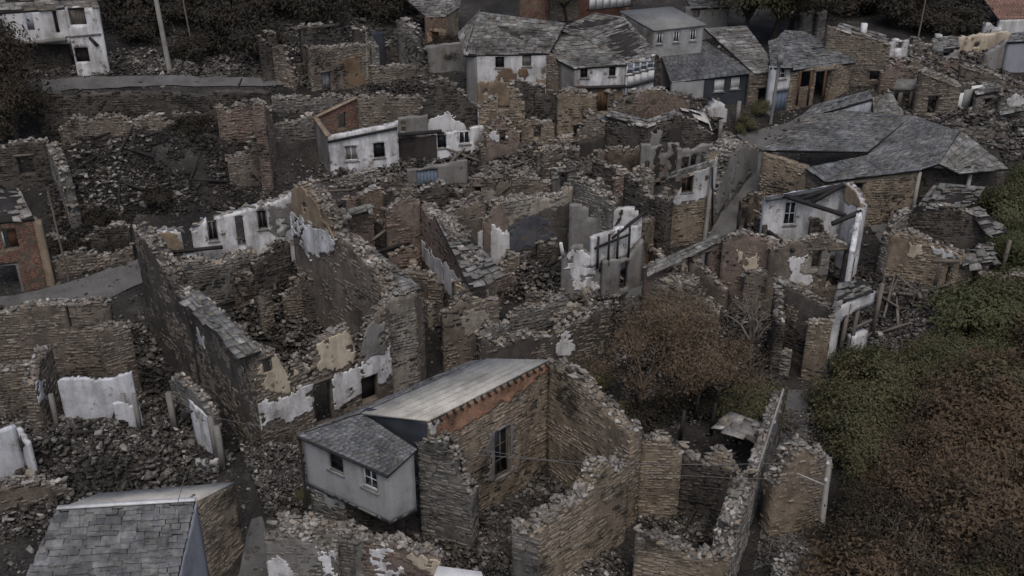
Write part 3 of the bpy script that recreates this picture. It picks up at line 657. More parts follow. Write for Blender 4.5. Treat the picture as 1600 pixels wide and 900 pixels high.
# ================================================================== foreground
# farmhouse with the metal roof
t = R('grey rendered house with a pale sheet-metal roof beside a slate lean-to roof', 570, 760, 'house', 'house')
A_, B_, C_, D_ = atz(465, 680, 5.0), atz(607, 743, 5.0), atz(652, 702, 5.65), atz(567, 646, 5.85)
roof(t, A_, B_, C_, D_, 'slate', row=.2, wr=(.22, .3), th=.1, lift=.03, jit=.006, nrm_jit=.006)
F1, F2, F3, F4 = atz(565, 645, 6.05), atz(669, 656, 6.55), atz(857, 562, 6.6), atz(762, 560, 6.3)
roof(t, F1, F2, F3, F4, 'metal_roof', base_only=True, th=.1, name='metal_roof')
nrm = np.cross(F2-F1, F4-F1); nrm /= np.linalg.norm(nrm); nrm = nrm if nrm[2] > 0 else -nrm
for k in range(1, 6):
    s = k/6; p, q = F1*(1-s)+F2*s, F4*(1-s)+F3*s; beam(t, p+nrm*.012, q+nrm*.012, .03, .012, 'metal_roof', 'seam')
roof(t, A_+np.array((0, 0, .02)), D_+np.array((-.12, 0, .05)), F4+np.array((-.1, .05, -.1)), atz(737, 563, 5.75), 'slate', row=.25, wr=(.3, .5), th=.08, lift=.03, jit=.01, name='back_roof')
wv = lambda P, dz=0: (tuple(P+np.array((0, 0, dz))),)
inn = lambda P, Q, f: P*(1-f)+Q*f
ctr = (A_+B_+C_+D_)/4
wA, wB, wC = [inn(P, ctr, .07)-np.array((0, 0, .16)) for P in (A_, B_, C_)]
w = wall(t, [wv(wA), wv(wB)], .3, 'render', 'render', holes=[(510, 693, 537, 743), (563, 722, 590, 771)], rag=0, cap=False, bot=2.35, name='upper_wall')
window(w, (510, 693, 537, 743), 'wood_char', mull=1, trans=1); window(w, (563, 722, 590, 771), 'paint_white', mull=1, trans=1)
w = wall(t, [wv(wB), wv(wC)], .3, 'render', 'render', rag=0, cap=False, bot=2.35, name='side_wall')
up = np.array((0, 0, 1.)); jb = [np.array((*P[:2], 2.3)) for P in (wA, wB, wC, D_)]
add('floor_slab', [*(p for p in jb), *(p+up*.16 for p in jb)], BOXF, 'concrete', t)
gA, gB = inn(wA, wC, .02), inn(wB, D_, .32)
w = wall(t, [((*gA[:2], 2.3),), ((*inn(gA, gB, .48)[:2], 2.3),)], .4, 'stone', 'grey', holes=[(511, 763, 523, 781)], rag=0, cap=False, name='ground_wall', plas=[('render', [(495, 740), (560, 760), (560, 800), (520, 790), (497, 780)])])
w = wall(t, [((*inn(gA, gB, .5)[:2], 2.3),), ((*inn(jb[2], D_, .3)[:2], 2.3),)], .4, 'stone', 'dark', rag=0, cap=False, name='ground_wall')
wall(t, [wv(inn(D_, C_, .02), .2), wv(inn(F2, F1, .03), -.12)], .25, 'render', 'darkblue', rag=0, cap=False, bot=4.6, name='gable_wall')
V, F = tubes([(A_+(0, 0, -.05), np.array((*inn(A_, B_, .015)[:2], 4.7)), .06, .06), (np.array((*inn(A_, B_, .02)[:2], 4.7)), np.array((*inn(A_, B_, .02)[:2], .2)), .06, .06), (A_+(-.02, -.06, -.03), B_+(-.02, -.06, -.03), .07, .07)], 8)
add('gutter', V, F, 'wood_char', t)
# ruined stone half under the metal roof and the roofless yard beside it
t = R('roofless stone house half with orange brick band joined to the metal-roofed house', 850, 760)
w = wall(t, [wv(F2, -.14), wv(F3, -.14)], .6, 'slab', 'ochre', holes=[(772, 676, 797, 738)], rag=0, cap=False, both=True,
         plas=[('brick_orange', [(672, 650), (853, 560), (856, 585), (795, 620), (687, 692)]), ('whitegrey', [(668, 650), (686, 650), (686, 676), (668, 684)]), ('greyplaster', [(762, 676), (804, 660), (804, 745), (764, 752)])])
window(w, (773, 678, 796, 737), 'wood_grey', mull=1, trans=2, pane='glass_dark')
for k in range(18):
    s = (k+.5)/18; p = F2*(1-s)+F3*s-(0, 0, .16); dd = np.array((.5, -.8, -.05))*.28; beam(t, p, p+dd, .08, .1, 'wood_char', 'rafter_end')
wall(t, [(652, 690, 5.3), (690, 692), (712, 722), (722, 752), (736, 765, 860)], .8, 'slab', 'grey', rag=.3, both=True)
w = wall(t, [(857, 567, 6.4), (885, 582), (910, 600), (945, 640), (985, 682, 5.2)], .75, 'slab', 'ochre', rag=.3, both=True)
w = wall(t, [(843, 832, 935), (862, 800), (905, 775), (940, 735), (985, 704, 5.0)], .85, 'slab', 'ochre', rag=.3, both=True)
wall(t, [(800, 825, 3.4), (843, 838, 935)], .6, 'slab', 'grey', rag=.2)
# low end room to its right
t = R('roofless stone room with a U of pale-capped walls at the bottom right of the ruins', 1080, 820)
wall(t, [(1003, 686, 4.6), (1030, 682), (1067, 700, 4.2)], .6, 'slab', 'ochre', rag=.25, both=True)
wall(t, [(993, 838, 925), (1025, 842), (1055, 858), (1085, 872), (1140, 868, 950)], .7, 'slab', 'ochre', rag=.25, both=True)
wall(t, [(1144, 860, 945), (1158, 800), (1172, 765), (1183, 735, 4.2)], .85, 'slab', 'grey', rag=.3, both=True)
wall(t, [(1100, 712, 3.6), (1112, 706), (1130, 716), (1144, 742, 3.0)], .6, 'stone', 'tan' if 0 else 'ochre', rag=.25)
wall(t, [(1066, 702, 4.0), (1100, 725), (1183, 730, 3.6)], .5, 'stone', 'dark', rag=.3)
# burnt lane wall with pipe
t = R('dark rendered lane wall with a pale drainpipe along its top edge', 1210, 720, 'lane_wall', 'wall')
w = wall(t, [(1183, 745, 3.0), (1226, 610, 3.2)], .55, 'stone', 'grey', rag=.08)
V, F = tubes([(at(1181, 743, 3.15), at(1224, 608, 3.35), .05, .05), (at(1181, 743, 3.15), at(1181, 745, 1.4), .05, .05)], 8); add('pipe', V, F, 'pole_grey', t)
t = R('collapsed sheet of pale roofing lying over charred posts behind the brown tree', 1130, 700, 'fallen_roof', 'roof')
roof(t, at(1112, 668, 2.2), at(1182, 692, 2.2), at(1190, 660, 2.5), at(1140, 642, 2.5), 'rubble_pale', row=.4, wr=(.5, 1.2), jit=.2, nrm_jit=.06, th=.1)
for (x, y) in ((1062, 690), (1085, 660), (1110, 680), (1150, 690)): p = at(x, y, 0); beam(t, p, p+(0.1, 0, 1.9), .16, .16, 'wood_char', 'post')
# bottom left slate house
t = R('low slate-roofed house with a white ridge strip at the bottom left corner', 200, 860, 'house', 'house')
ra, rb = atz(90, 795, 4.6), atz(305, 782, 4.6)
ea, eb = atz(10, 965, 2.2), atz(268, 945, 2.2)
roof(t, ea, eb, rb, ra, 'slate_o', row=.25, wr=(.3, .8), th=.12, lift=.06, jit=.1, single=-1)
ka, kb = atz(153, 771, 3.9), atz(366, 753, 3.9)
roof(t, ra+(0, .04, -.02), rb+(0, .04, -.02), kb, ka, 'metal_roof', base_only=True, th=.1, name='back_roof', under='concrete')
add('ridge_strip', boxv(ra+(0, 0, .06), rb+(0, 0, .06), .22, .06), BOXF[:, ::-1], 'paint_white', t)
ge = inn(eb, ea, -.03)
w = wall(t, [((*inn(eb, rb, .02)[:2], 2.1),), ((*inn(rb, ra, -.01)[:2], 4.5),)], .3, 'render', 'bluegrey', rag=0, cap=False, name='gable_wall')
w = wall(t, [((*inn(rb, ra, -.012)[:2], 4.45),), ((*inn(kb, ka, -.0)[:2], 3.8),)], .5, 'slab', 'ochre', rag=0, cap=False, name='stone_wall', both=True)
p = at(279, 880, 1.7)
# peeling walls at the bottom edge
t = R('low ruin with peeling plaster patches and a dark doorway at the bottom edge', 540, 890)
wall(t, [(412, 842, 2.7), (440, 835), (525, 838, 2.9)], .55, 'stone', 'grey', rag=.2, plas=[('greyplaster', [(405, 830), (500, 830), (495, 880), (465, 930), (405, 930)]), ('white', [(496, 845), (526, 840), (527, 920), (505, 905)]), ('white', [(408, 880), (442, 872), (460, 910), (410, 930)])])
wall(t, [(552, 845, 2.9), (610, 848), (688, 872, 2.7)], .6, 'stone', 'reddish', rag=.2, plas=[('white', [(574, 858), (612, 855), (610, 878), (630, 890), (606, 930), (588, 930), (590, 892), (572, 884)]), ('cream', [(640, 868), (690, 860), (688, 900), (650, 892)]), ('greyplaster', [(552, 852), (575, 850), (566, 920), (552, 920)])])
wall(t, [(430, 822, 2.7), (480, 817), (560, 838, 2.7)], .8, 'stone', 'grey', rag=.15)
wall(t, [(522, 856, 1.7), (560, 856, 1.7)], .3, 'render', 'soot', rag=.05, cap=False)  # near-black colour stands in for the shade inside the doorway
t = R('corner of a pale sheet-metal roof at the bottom edge right of peeling wall', 720, 900, 'metal_shed', 'shed')
roof(t, atz(672, 915, 2.2), atz(760, 915, 2.0), atz(752, 893, 2.3), atz(684, 884, 2.5), 'paint_white', base_only=True, th=.08)
wall(t, [(690, 905, 1.9), (755, 905, 1.9)], .2, 'render', 'greyplaster', rag=0, cap=False)
# stone walls low right by the pole
t = R('overgrown stub of rubble wall behind the leaning pole', 1260, 800, 'stone_wall', 'wall')
wall(t, [(1212, 755, 3.2), (1240, 712), (1262, 702), (1290, 712), (1300, 735, 3.2)], .9, 'stone', 'ochre', rag=.3, both=True)
t = base_thing('utility_pole', 'pale leaning wooden pole with a crossbar among the bushes at right', 'pole', 1279, 862)
p = at(1279, 866, 0); q = at(1296, 716, 4.6); V, F = tubes([(p-(0, 0, .5), q, .15, .12)], 10); add('shaft', V, F, 'pole_grey', t)
a0 = p+(q-p)*.72; b0 = a0+np.array((-1.35, .1, .6)); V, F = tubes([(a0, b0, .045, .035)], 6); add('bracket', V, F, 'pole_grey', t)
for f in (.8, .97):
    c = p+(q-p)*f+np.array((-.1, -.15, 0)); V, F = tubes([(c, c+(0, 0, .14), .08, .06)], 8); add('insulator', V, F, 'paint_white', t)
# left foreground ruin with the white room
t = R('burnt stone house with a bright white plastered room wall at the left edge', 120, 640)
wall(t, [(-30, 480, 5.5), (60, 474), (165, 472), (168, 478, 5.2)], .7, 'slab', 'brown', rag=.15, holes=[(100, 478, 114, 515)], both=True)
wall(t, [(-30, 502, 4.6), (95, 494, 4.4)], .7, 'slab', 'brown', rag=.2)
wall(t, [(155, 520, 4.6), (178, 508), (204, 515, 4.2)], .6, 'slab', 'brown', rag=.15, both=True)
wall(t, [(88, 592, 3.6), (130, 588), (148, 592), (205, 582, 3.8)], .2, 'render', 'paleblue', rag=.1, cell=.1, cap=False)
wall(t, [(53, 600, 3.8), (62, 565), (80, 540, 4.0)], .6, 'stone', 'brown', rag=.2, plas=[('white', [(50, 590), (68, 590), (70, 622), (54, 626)])])
wall(t, [(176, 628, 2.7), (216, 622, 2.5)], .18, 'render', 'paleblue', rag=.12, cell=.1, cap=False)
wall(t, [(-20, 580, 2.8), (40, 575, 2.8)], .6, 'slab', 'brown', rag=.2)
for (x, y, x2, y2) in ((95, 690, 92, 598), (222, 690, 218, 612), (205, 690, 200, 622)):
    p = at(x, y, 0); beam(t, p, p+(.05, 0, 2.9), .2, .2, 'concrete', 'post')
wall(t, [(-30, 765, 2.0), (100, 740, 1.7)], .7, 'slab', 'brown', rag=.25)
t = R('white rendered house corner at the left edge above the slate roof', 20, 740, 'house', 'house')
wall(t, [(-40, 690, 3.2), (24, 664, 3.2)], .2, 'render', 'paleblue', rag=.02, cap=False)
wall(t, [(24, 664, 3.2), (42, 692, 760)], .2, 'render', 'paleblue', rag=.02, cap=False, plas=[('soot', [(28, 690), (36, 685), (36, 720), (31, 722)])])
t = R('standing remnant of a white panel framed by a sloping stone gable beside dark wall', 315, 730)
wall(t, [(264, 592, 3.2), (275, 583), (300, 605), (331, 648, 2.9)], .45, 'stone', 'grey', rag=.1, bot=[(264, 612), (331, 668)], cap=True)
wall(t, [(294, 622, 2.9), (331, 656, 2.6)], .2, 'render', 'white', rag=.05, cap=False)
for (x, y, hh) in ((278, 690, 3.), (343, 735, 3.2), (352, 745, 3.)):
    p = at(x, y, 0); beam(t, p, p+(-.05, 0, hh), .26, .26, 'concrete', 'post')
wall(t, [(306, 722, 1.), (350, 712, 1.0)], .3, 'render', 'whitegrey', rag=.1, cap=False)

# ================================================================== large burnt house left of centre
t = R('large roofless burnt house with cream and white street front left of centre', 400, 640)
wall(t, [(207, 354, 6.2), (240, 392), (275, 455), (330, 500), (393, 560, 727)], .9, 'render', 'muddark', rag=.15, both=True)
w = wall(t, [(225, 356, 5.8), (300, 347), (380, 327), (457, 300, 6.6)], .6, 'render', 'white', rag=.2, holes=[(281, 356, 305, 402), (322, 345, 342, 376), (366, 338, 385, 386), (401, 330, 419, 358)],
         plas=[('greyplaster', [(418, 322), (452, 318), (452, 370), (420, 362)]), ('tan', [(225, 340), (282, 350), (282, 410), (240, 410)])])
for rc in ((322, 345, 342, 376), (401, 330, 419, 358)): window(w, rc, 'wood_grey', mull=1)
p = at(258, 395, 4.2); q = at(348, 386, 4.2); beam(t, p, q, .16, .18, 'wood_char', 'beam')
wall(t, [(262, 415, 4.6), (300, 410), (345, 400), (400, 390, 4.4)], .8, 'stone', 'grey', rag=.2, both=True)
w = wall(t, [(455, 335, 6.6), (458, 292), (474, 286), (500, 322), (525, 372), (548, 388), (590, 430), (606, 468, 6.3)], .95, 'render', 'mudbrown', rag=.12, plas=[('tan', [(455, 285), (475, 285), (527, 370), (523, 375), (455, 336)]), ('white', [(453, 331), (482, 344), (532, 374), (508, 400), (488, 408), (472, 380), (455, 358)])], plasn=.1)
wall(t, [(604, 470, 6.4), (650, 457, 6.4)], .8, 'render', 'mudlight', rag=.15)
wall(t, [(650, 458, 6.4), (662, 470, 600)], .8, 'render', 'mudbrown', rag=.1)
w = wall(t, [(393, 560, 727), (430, 552), (460, 545), (462, 600), (488, 596), (490, 535), (545, 512), (560, 560), (572, 500), (606, 478, 645)], .6, 'stone', 'brown', rag=.12, holes=[(488, 602, 524, 660), (563, 592, 592, 622), (409, 562, 426, 578)],
         plas=[('cream', [(406, 555), (458, 545), (462, 590), (458, 606), (408, 615)]), ('cream', [(490, 530), (546, 510), (560, 560), (500, 585)]), ('white', [(392, 637), (470, 606), (490, 602), (490, 640), (440, 655), (392, 675)]), ('white', [(515, 590), (560, 570), (610, 545), (615, 585), (600, 592), (520, 640)]),
               ('greyplaster', [(560, 512), (602, 498), (606, 545), (566, 560)])])
panel(w, (563, 592, 592, 622), 'soot', -.4, -.45, 'shutter_fill')  # near-black panel fills this opening, set back in the wall
for (x, y) in ((560, 568), (584, 560), (520, 590)): p = at(x, y, 2.6); beam(t, p, p+(.5, -1., -.35), .12, .14, 'wood_char', 'joist')
wall(t, [(362, 432, 3.4), (398, 428, 3.4)], .7, 'stone', 'brown', rag=.1, name='chimney_stack', both=True)
wall(t, [(286, 452, 5.6), (330, 500), (392, 552, 5.8)], .5, 'slab', 'grey', rag=.1)
roof(t, at(283, 470, 6.4), at(375, 560, 6.4), at(408, 548, 6.6), at(310, 452, 6.6), 'slate_rough', row=.28, wr=(.5, .9), th=.1, lift=.08, jit=.1, name='roof_edge', nrm_jit=.06)
roof(t, at(618, 462, 6.5), at(662, 452, 6.4), at(572, 378, 6.9), at(540, 388, 6.9), 'slate_rough', row=.28, wr=(.4, .8), th=.1, lift=.08, jit=.12, name='roof_edge', nrm_jit=.06)
wall(t, [(470, 430, 3.8), (540, 410, 4.), (575, 445, 3.8)] if 0 else [(470, 432, 3.8), (560, 418, 3.8)], .5, 'stone', 'dark', rag=.3)
wall(t, [(395, 405, 4.4), (452, 375, 4.6)], .5, 'stone', 'dark', rag=.3)
V, F = tubes([(at(300, 520, 4.2), at(318, 640, .2), .06, .06), (at(285, 470, 5.8), at(300, 520, 4.2), .06, .06)], 6); add('downpipe', V, F, 'wood_char', t)

# ================================================================== brick-lined rooms, centre
t = R('roofless rooms with orange-brown inner walls in the middle of the village', 680, 450)
wall(t, [(535, 335, 5.), (582, 325, 5.)], .5, 'render', 'mudpink', rag=.15)
wall(t, [(545, 330, 5.5), (580, 322, 5.5)], .9, 'stone', 'grey', rag=.15) if 0 else None
wall(t, [(602, 325, 5.4), (625, 315), (656, 312, 5.6)], .5, 'render', 'mudpink', rag=.12)
w = wall(t, [(656, 312, 5.6), (690, 350), (720, 395), (735, 432, 5.)], .95, 'render', 'mudpink', rag=.15, plas=[('whitegrey', [(656, 378), (700, 415), (735, 455), (735, 500), (690, 450), (658, 408)])])
wall(t, [(712, 440, 4.8), (775, 425, 4.8)], .7, 'render', 'mudochre', rag=.2, plas=[('cream', [(714, 438), (758, 428), (760, 470), (720, 476)])])
wall(t, [(692, 500, 3.4), (715, 465), (780, 470, 3.8)], .5, 'render', 'mudbrown', rag=.25)
roof(t, at(735, 452, 5.1), at(790, 430, 5.), at(715, 345, 5.9), at(680, 340, 5.9), 'slate_rough', row=.28, wr=(.35, .7), th=.1, lift=.1, jit=.16, name='roof_edge', nrm_jit=.08, miss=.15)
wall(t, [(608, 395, 2.8), (655, 385, 2.8)], .4, 'render', 'mudpink', rag=.2)
beam(t, at(560, 402, 2.9), at(656, 374, 2.9), .16, .2, 'wood_char'); beam(t, at(582, 375, 4.0), at(602, 360, 4.2), .14, .14, 'wood_grey')
roof(t, at(525, 345, 5.2), at(584, 332, 5.3), at(580, 318, 5.7), at(518, 332, 5.6), 'slate_rough', row=.28, wr=(.35, .7), th=.1, lift=.1, jit=.14, name='roof_edge', nrm_jit=.06)
t = R('long rough-plastered ruin wall with a blackened blue patch at village centre', 840, 370)
w = wall(t, [(755, 330, 4.8), (765, 318), (830, 300), (897, 280, 5.6)], .7, 'render', 'mudlight', rag=.2, plas=[('mudpink', [(750, 325), (790, 318), (800, 420), (750, 420)]), ('muddark', [(795, 345), (840, 330), (900, 318), (900, 420), (790, 420)]), ('bluesoot', [(798, 348), (825, 340), (858, 336), (864, 388), (830, 384), (796, 396)])])
wall(t, [(690, 330, 5.4), (755, 305), (760, 318, 5.)], .8, 'render', 'mudbrown', rag=.25)
wall(t, [(746, 352, 3.8), (760, 358), (775, 364), (796, 362, 3.4)], .35, 'render', 'whitegrey', rag=.5, cap=False, cell=.12)
wall(t, [(897, 282, 5.6), (925, 300), (955, 318, 5.2)], .8, 'stone', 'grey', rag=.25, both=True)
wall(t, [(600, 305, 3.4), (700, 285, 3.6)], .5, 'stone', 'dark', rag=.3)
# timber framed ruin with white panels
t = R('burnt timber-framed house with tall white wall panels near the grey lane', 950, 420)
wall(t, [(890, 316, 4.8), (948, 322, 4.8)], .35, 'render', 'greyplaster', rag=.12, cap=False, holes=[(920, 322, 933, 342)])
w = wall(t, [(948, 322, 4.8), (985, 318), (1003, 342, 4.2)], .35, 'render', 'whitegrey', rag=.12, cap=False, plas=[('soot', [(946, 315), (951, 315), (951, 370), (946, 370)]), ('soot', [(966, 322), (971, 322), (971, 360), (966, 360)])])
wall(t, [(878, 390, 3.6), (905, 384), (930, 398), (942, 432, 470)], .3, 'render', 'greyplaster', rag=.2, cap=False, plas=[('white', [(882, 396), (908, 388), (928, 404), (932, 455), (908, 456), (888, 430)])])
w = wall(t, [(926, 370, 4.4), (955, 362), (980, 352), (1003, 350, 3.9)], .3, 'render', 'white', rag=.08, cap=False, bot=[(926, 408), (1003, 395)])
for x, y in ((935, 370), (952, 366), (966, 360), (984, 354)): p = at(x, y, 4.4); beam(t, p+(0, -.1, .05), p+(0, -.1, -2.0), .13, .13, 'wood_char', 'post')
beam(t, at(928, 388, 3.6), at(985, 366, 3.8), .1, .12, 'wood_char', 'brace'); beam(t, at(955, 372, 3.8), at(1010, 330, 4.6), .14, .14, 'wood_char', 'brace')
w = wall(t, [(944, 410, 2.8), (980, 400), (1006, 372, 452)], .35, 'render', 'greyplaster', rag=.1, cap=False, holes=[(970, 412, 981, 450)])
beam(t, at(876, 380, 3.8), at(884, 420, 1.), .16, .16, 'paint_white', 'post')
# curved low walls in front of it
t = R('low ruin of pale-capped curving walls behind the metal roof', 850, 540)
wall(t, [(752, 528, 3.2), (800, 522), (860, 518), (905, 498), (955, 478, 3.)], .7, 'render', 'muddark', rag=.2)
wall(t, [(798, 488, 2.6), (850, 478), (890, 456, 2.6)], .6, 'stone', 'grey', rag=.2)
wall(t, [(870, 498, 2.4), (890, 482), (935, 470, 2.6)], .5, 'stone', 'brown', rag=.2)
wall(t, [(755, 520, 3.1), (800, 495, 2.8)], .6, 'stone', 'grey', rag=.2)
# ochre house by the pole
t = R('ochre stone house with pale plastered upper floor under the lane pole', 1060, 350)
w = wall(t, [(1028, 325, 392), (1044, 322), (1046, 278), (1080, 268), (1112, 258, 376)], .5, 'stone', 'ochre', rag=.05, cap=False, holes=[(1066, 276, 1082, 300)], plas=[('whitegrey', [(1026, 310), (1044, 305), (1044, 275), (1114, 255), (1114, 305), (1085, 318), (1060, 318), (1030, 334)])])
window(w, (1066, 276, 1082, 300), 'wood_brown', mull=1)
wall(t, [(1010, 348, 3.2), (1028, 340, 392)], .5, 'stone', 'ochre', rag=.1)
w = wall(t, [(1112, 258, 376), (1122, 238, 350)], .5, 'stone', 'ochre', rag=.05, cap=False, plas=[('whitegrey', [(1110, 250), (1124, 236), (1124, 282), (1112, 300)])])
roof(t, at(1040, 280, 5.6), at(1114, 258, 5.8), at(1116, 248, 6.0), at(1050, 268, 6.0), 'slate_rough', row=.25, th=.06, name='eave')
wall(t, [(975, 280, 4.), (1044, 318, 4.)], .5, 'stone', 'dark', rag=.3)
beam(t, at(1113, 262, 5.6), at(1113, 352, .5), .1, .1, 'wood_char', 'downpipe')
t = base_thing('utility_pole', 'slim pale pole standing in front of the ochre stone house', 'pole', 1100, 378)
p = at(1100, 380, 0); V, F = tubes([(p-(0, 0, .4), p+(.12, 0, 5.6), .15, .12)], 9); add('shaft', V, F, 'pole_grey', t)
# retaining wall along the lane
t = R('rough pale concrete bank wall climbing along the grey lane', 1150, 270, 'retaining_wall', 'wall')
wall(t, [(1118, 302, 2.2), (1138, 250), (1160, 228), (1186, 228, 1.8)], 1.6, 'stone', 'grey', rag=.25, plas=[('concrete', [(1118, 285), (1150, 232), (1190, 222), (1190, 262), (1150, 290), (1120, 335)])])
wall(t, [(1112, 245, 2.4), (1150, 215, 2.2)], .8, 'stone', 'grey', rag=.3)
# gabled roofless house
t = R('roofless brick-lined house with a pale gable outline beside the brown tree', 1110, 430)
wall(t, [(1012, 420, 3.4), (1078, 395), (1120, 378), (1165, 365, 3.6)], .45, 'render', 'mudpink', rag=.06, holes=[(1096, 396, 1107, 418)])
wall(t, [(1076, 400, 3.4), (1105, 428), (1134, 455, 2.2)], .4, 'render', 'mudbrown', rag=.05)
wall(t, [(1014, 440, 2.4), (1050, 436), (1090, 452), (1125, 476, 1.8)], 1.3, 'render', 'mudlight', rag=.35)
wall(t, [(1130, 372, 4.2), (1165, 368), (1225, 380, 4.4)], .5, 'render', 'mudpink', rag=.15, plas=[('cream', [(1148, 392), (1162, 392), (1160, 410), (1150, 410)]), ('cream', [(1164, 400), (1186, 396), (1184, 420), (1168, 425)])])
wall(t, [(1165, 425, 2.6), (1210, 430, 2.6)], .5, 'stone', 'brown', rag=.25)
roof(t, at(1010, 432, 3.4), at(1140, 372, 3.7), at(1120, 366, 3.9), at(1012, 414, 3.6), 'slate_rough', row=.3, wr=(.4, .8), th=.08, lift=.06, jit=.08, name='roof_edge')
# ================================================================== white ruin on the right with charred rafters
t = R('white-walled ruin with charred rafters fallen across its open top', 1270, 380)
w = wall(t, [(1196, 312, 4.6), (1250, 302), (1325, 288, 5.2)], .4, 'render', 'white', rag=.05, cap=False, holes=[(1228, 317, 1242, 352)])
window(w, (1228, 317, 1242, 352), 'paint_white', mull=1, trans=1)
w = wall(t, [(1322, 286, 5.6), (1338, 296), (1348, 322, 5.)], .4, 'render', 'white', rag=.05, cap=True, plas=[('tan', [(1320, 285), (1345, 300), (1347, 330), (1320, 310)])])
wall(t, [(1348, 325, 4.9), (1336, 392, 4.6)], .3, 'render', 'white', rag=.05, cap=False)
wall(t, [(1336, 365, 4.), (1348, 335, 4.9)], .35, 'render', 'white', rag=.05, cap=False)
w = wall(t, [(1205, 392, 4.2), (1250, 376), (1300, 366), (1325, 385), (1336, 405, 3.2)], .45, 'render', 'mudbrown', rag=.1, holes=[(1298, 392, 1315, 450), (1270, 392, 1280, 420)], plas=[('whitegrey', [(1236, 404), (1264, 400), (1266, 450), (1234, 440)]), ('greyplaster', [(1272, 395), (1296, 385), (1296, 430), (1274, 430)])])
for p, q in (((1225, 306, 5.), (1322, 337, 4.5)), ((1300, 350, 4.4), (1346, 330, 4.8)), ((1250, 312, 4.8), (1305, 292, 5.3)), ((1268, 316, 4.7), (1318, 288, 5.4)), ((1200, 362, 4.), (1240, 392, 4.2))):
    beam(t, at(*p), at(*q), .2, .22, 'wood_char', 'rafter')
beam(t, at(1196, 312, 4.7), at(1330, 288, 5.3), .3, .16, 'slate_dark', 'wall_plate')
wall(t, [(1268, 342, 3.6), (1300, 348, 3.4)], .4, 'brick', 'dark', rag=.3)
wall(t, [(1190, 330, 3.), (1196, 395, 3.2)], .3, 'render', 'soot', rag=.1, cap=False)
# burnt corner house in front
t = R('blackened corner ruin with white timber posts above the shrub slope', 1290, 520)
wall(t, [(1213, 440, 4.4), (1250, 455), (1303, 483, 4.2)], .5, 'render', 'muddark', rag=.1)
w = wall(t, [(1303, 483, 4.2), (1330, 472), (1368, 455, 4.0)], .4, 'render', 'whitegrey', rag=.08, cap=True, holes=[(1314, 498, 1328, 560), (1332, 488, 1362, 515)])
wall(t, [(1262, 512, 592), (1285, 498), (1301, 502, 596)], .5, 'render', 'mudochre', rag=.25)
wall(t, [(1210, 445, 4.2), (1213, 500, 3.6)], .5, 'stone', 'dark', rag=.2)
for x, y, hh in ((1308, 572, 4.), (1325, 562, 4.), (1360, 535, 3.8)): p = at(x, y, 0); beam(t, p, p+(.08, 0, hh), .2, .2, 'wood_grey', 'post')
beam(t, at(1330, 515, 2.), at(1362, 500, 2.), .12, .14, 'wood_grey', 'rail'); beam(t, at(1330, 545, .9), at(1362, 520, .9), .12, .14, 'wood_grey', 'rail')
roof(t, at(1300, 478, 4.4), at(1366, 456, 4.3), at(1350, 436, 4.8), at(1310, 442, 4.8), 'slate_rough', row=.28, wr=(.35, .7), th=.1, lift=.12, jit=.16, name='roof_edge', nrm_jit=.1, miss=.15)
wall(t, [(1215, 545, 1.6), (1236, 552, 1.5)], .5, 'stone', 'grey', rag=.2)
# hut with collapsed slates
t = R('small ochre hut with its slate roof caved in beside the green bush', 1450, 400)
wall(t, [(1392, 362, 3.4), (1430, 366), (1465, 385), (1498, 395, 2.8)], .5, 'render', 'mudochre', rag=.15, holes=[(1482, 412, 1497, 460)], plas=[('cream', [(1416, 376), (1440, 380), (1446, 402), (1430, 405)]), ('whitegrey', [(1462, 383), (1500, 392), (1498, 408), (1464, 400)])])
wall(t, [(1498, 398, 2.8), (1530, 388), (1556, 372, 3.)], .5, 'stone', 'ochre', rag=.15)
wall(t, [(1420, 330, 3.8), (1470, 322), (1545, 345, 3.6)], .5, 'stone', 'dark', rag=.15)
wall(t, [(1392, 362, 3.4), (1400, 345), (1424, 328, 3.8)], .5, 'stone', 'grey', rag=.15)
roof(t, at(1426, 330, 4.), at(1520, 322, 4.), at(1540, 292, 4.9), at(1462, 285, 5.), 'slate_rough', row=.28, wr=(.35, .8), th=.12, lift=.14, jit=.2, nrm_jit=.1, miss=.12)
roof(t, at(1545, 372, 3.4), at(1575, 362, 3.4), at(1530, 322, 4.), at(1512, 326, 4.), 'slate_rough', row=.28, wr=(.35, .8), th=.12, lift=.14, jit=.2, nrm_jit=.1, miss=.12)
roof(t, at(1500, 420, 2.), at(1562, 412, 2.2), at(1550, 388, 2.8), at(1508, 392, 2.6), 'slate_rough', row=.28, wr=(.35, .8), th=.12, lift=.16, jit=.24, nrm_jit=.12, name='roof_heap')
for x, y, hh in ((1458, 455, 2.6), (1497, 452, 2.7), (1560, 440, 2.8)): p = at(x, y, 0); beam(t, p, p+(.1, 0, hh), .2, .2, 'wood_grey', 'post')
beam(t, at(1458, 408, 2.5), at(1500, 408, 2.6), .18, .2, 'wood_grey', 'lintel')
for q in ((1452, 490, 1463, 462), (1468, 490, 1466, 460)):
    pass
t = R('dry stone wall running out from under the green bush at right', 1570, 430, 'stone_wall', 'wall')
wall(t, [(1530, 425, 1.6), (1610, 432, 1.6)], .7, 'slab', 'ochre', rag=.1)
t = R('stack of weathered props leaning by the shrub slope', 1460, 490, 'prop_frame', 'frame')
for a_, b_ in (((1452, 498), (1462, 455)), ((1466, 495), (1464, 452)), ((1450, 480), (1470, 476))): beam(t, at(*a_, .05), at(*b_, 1.2 if a_[1] > 485 else .8), .13, .13, 'wood_grey', 'prop')

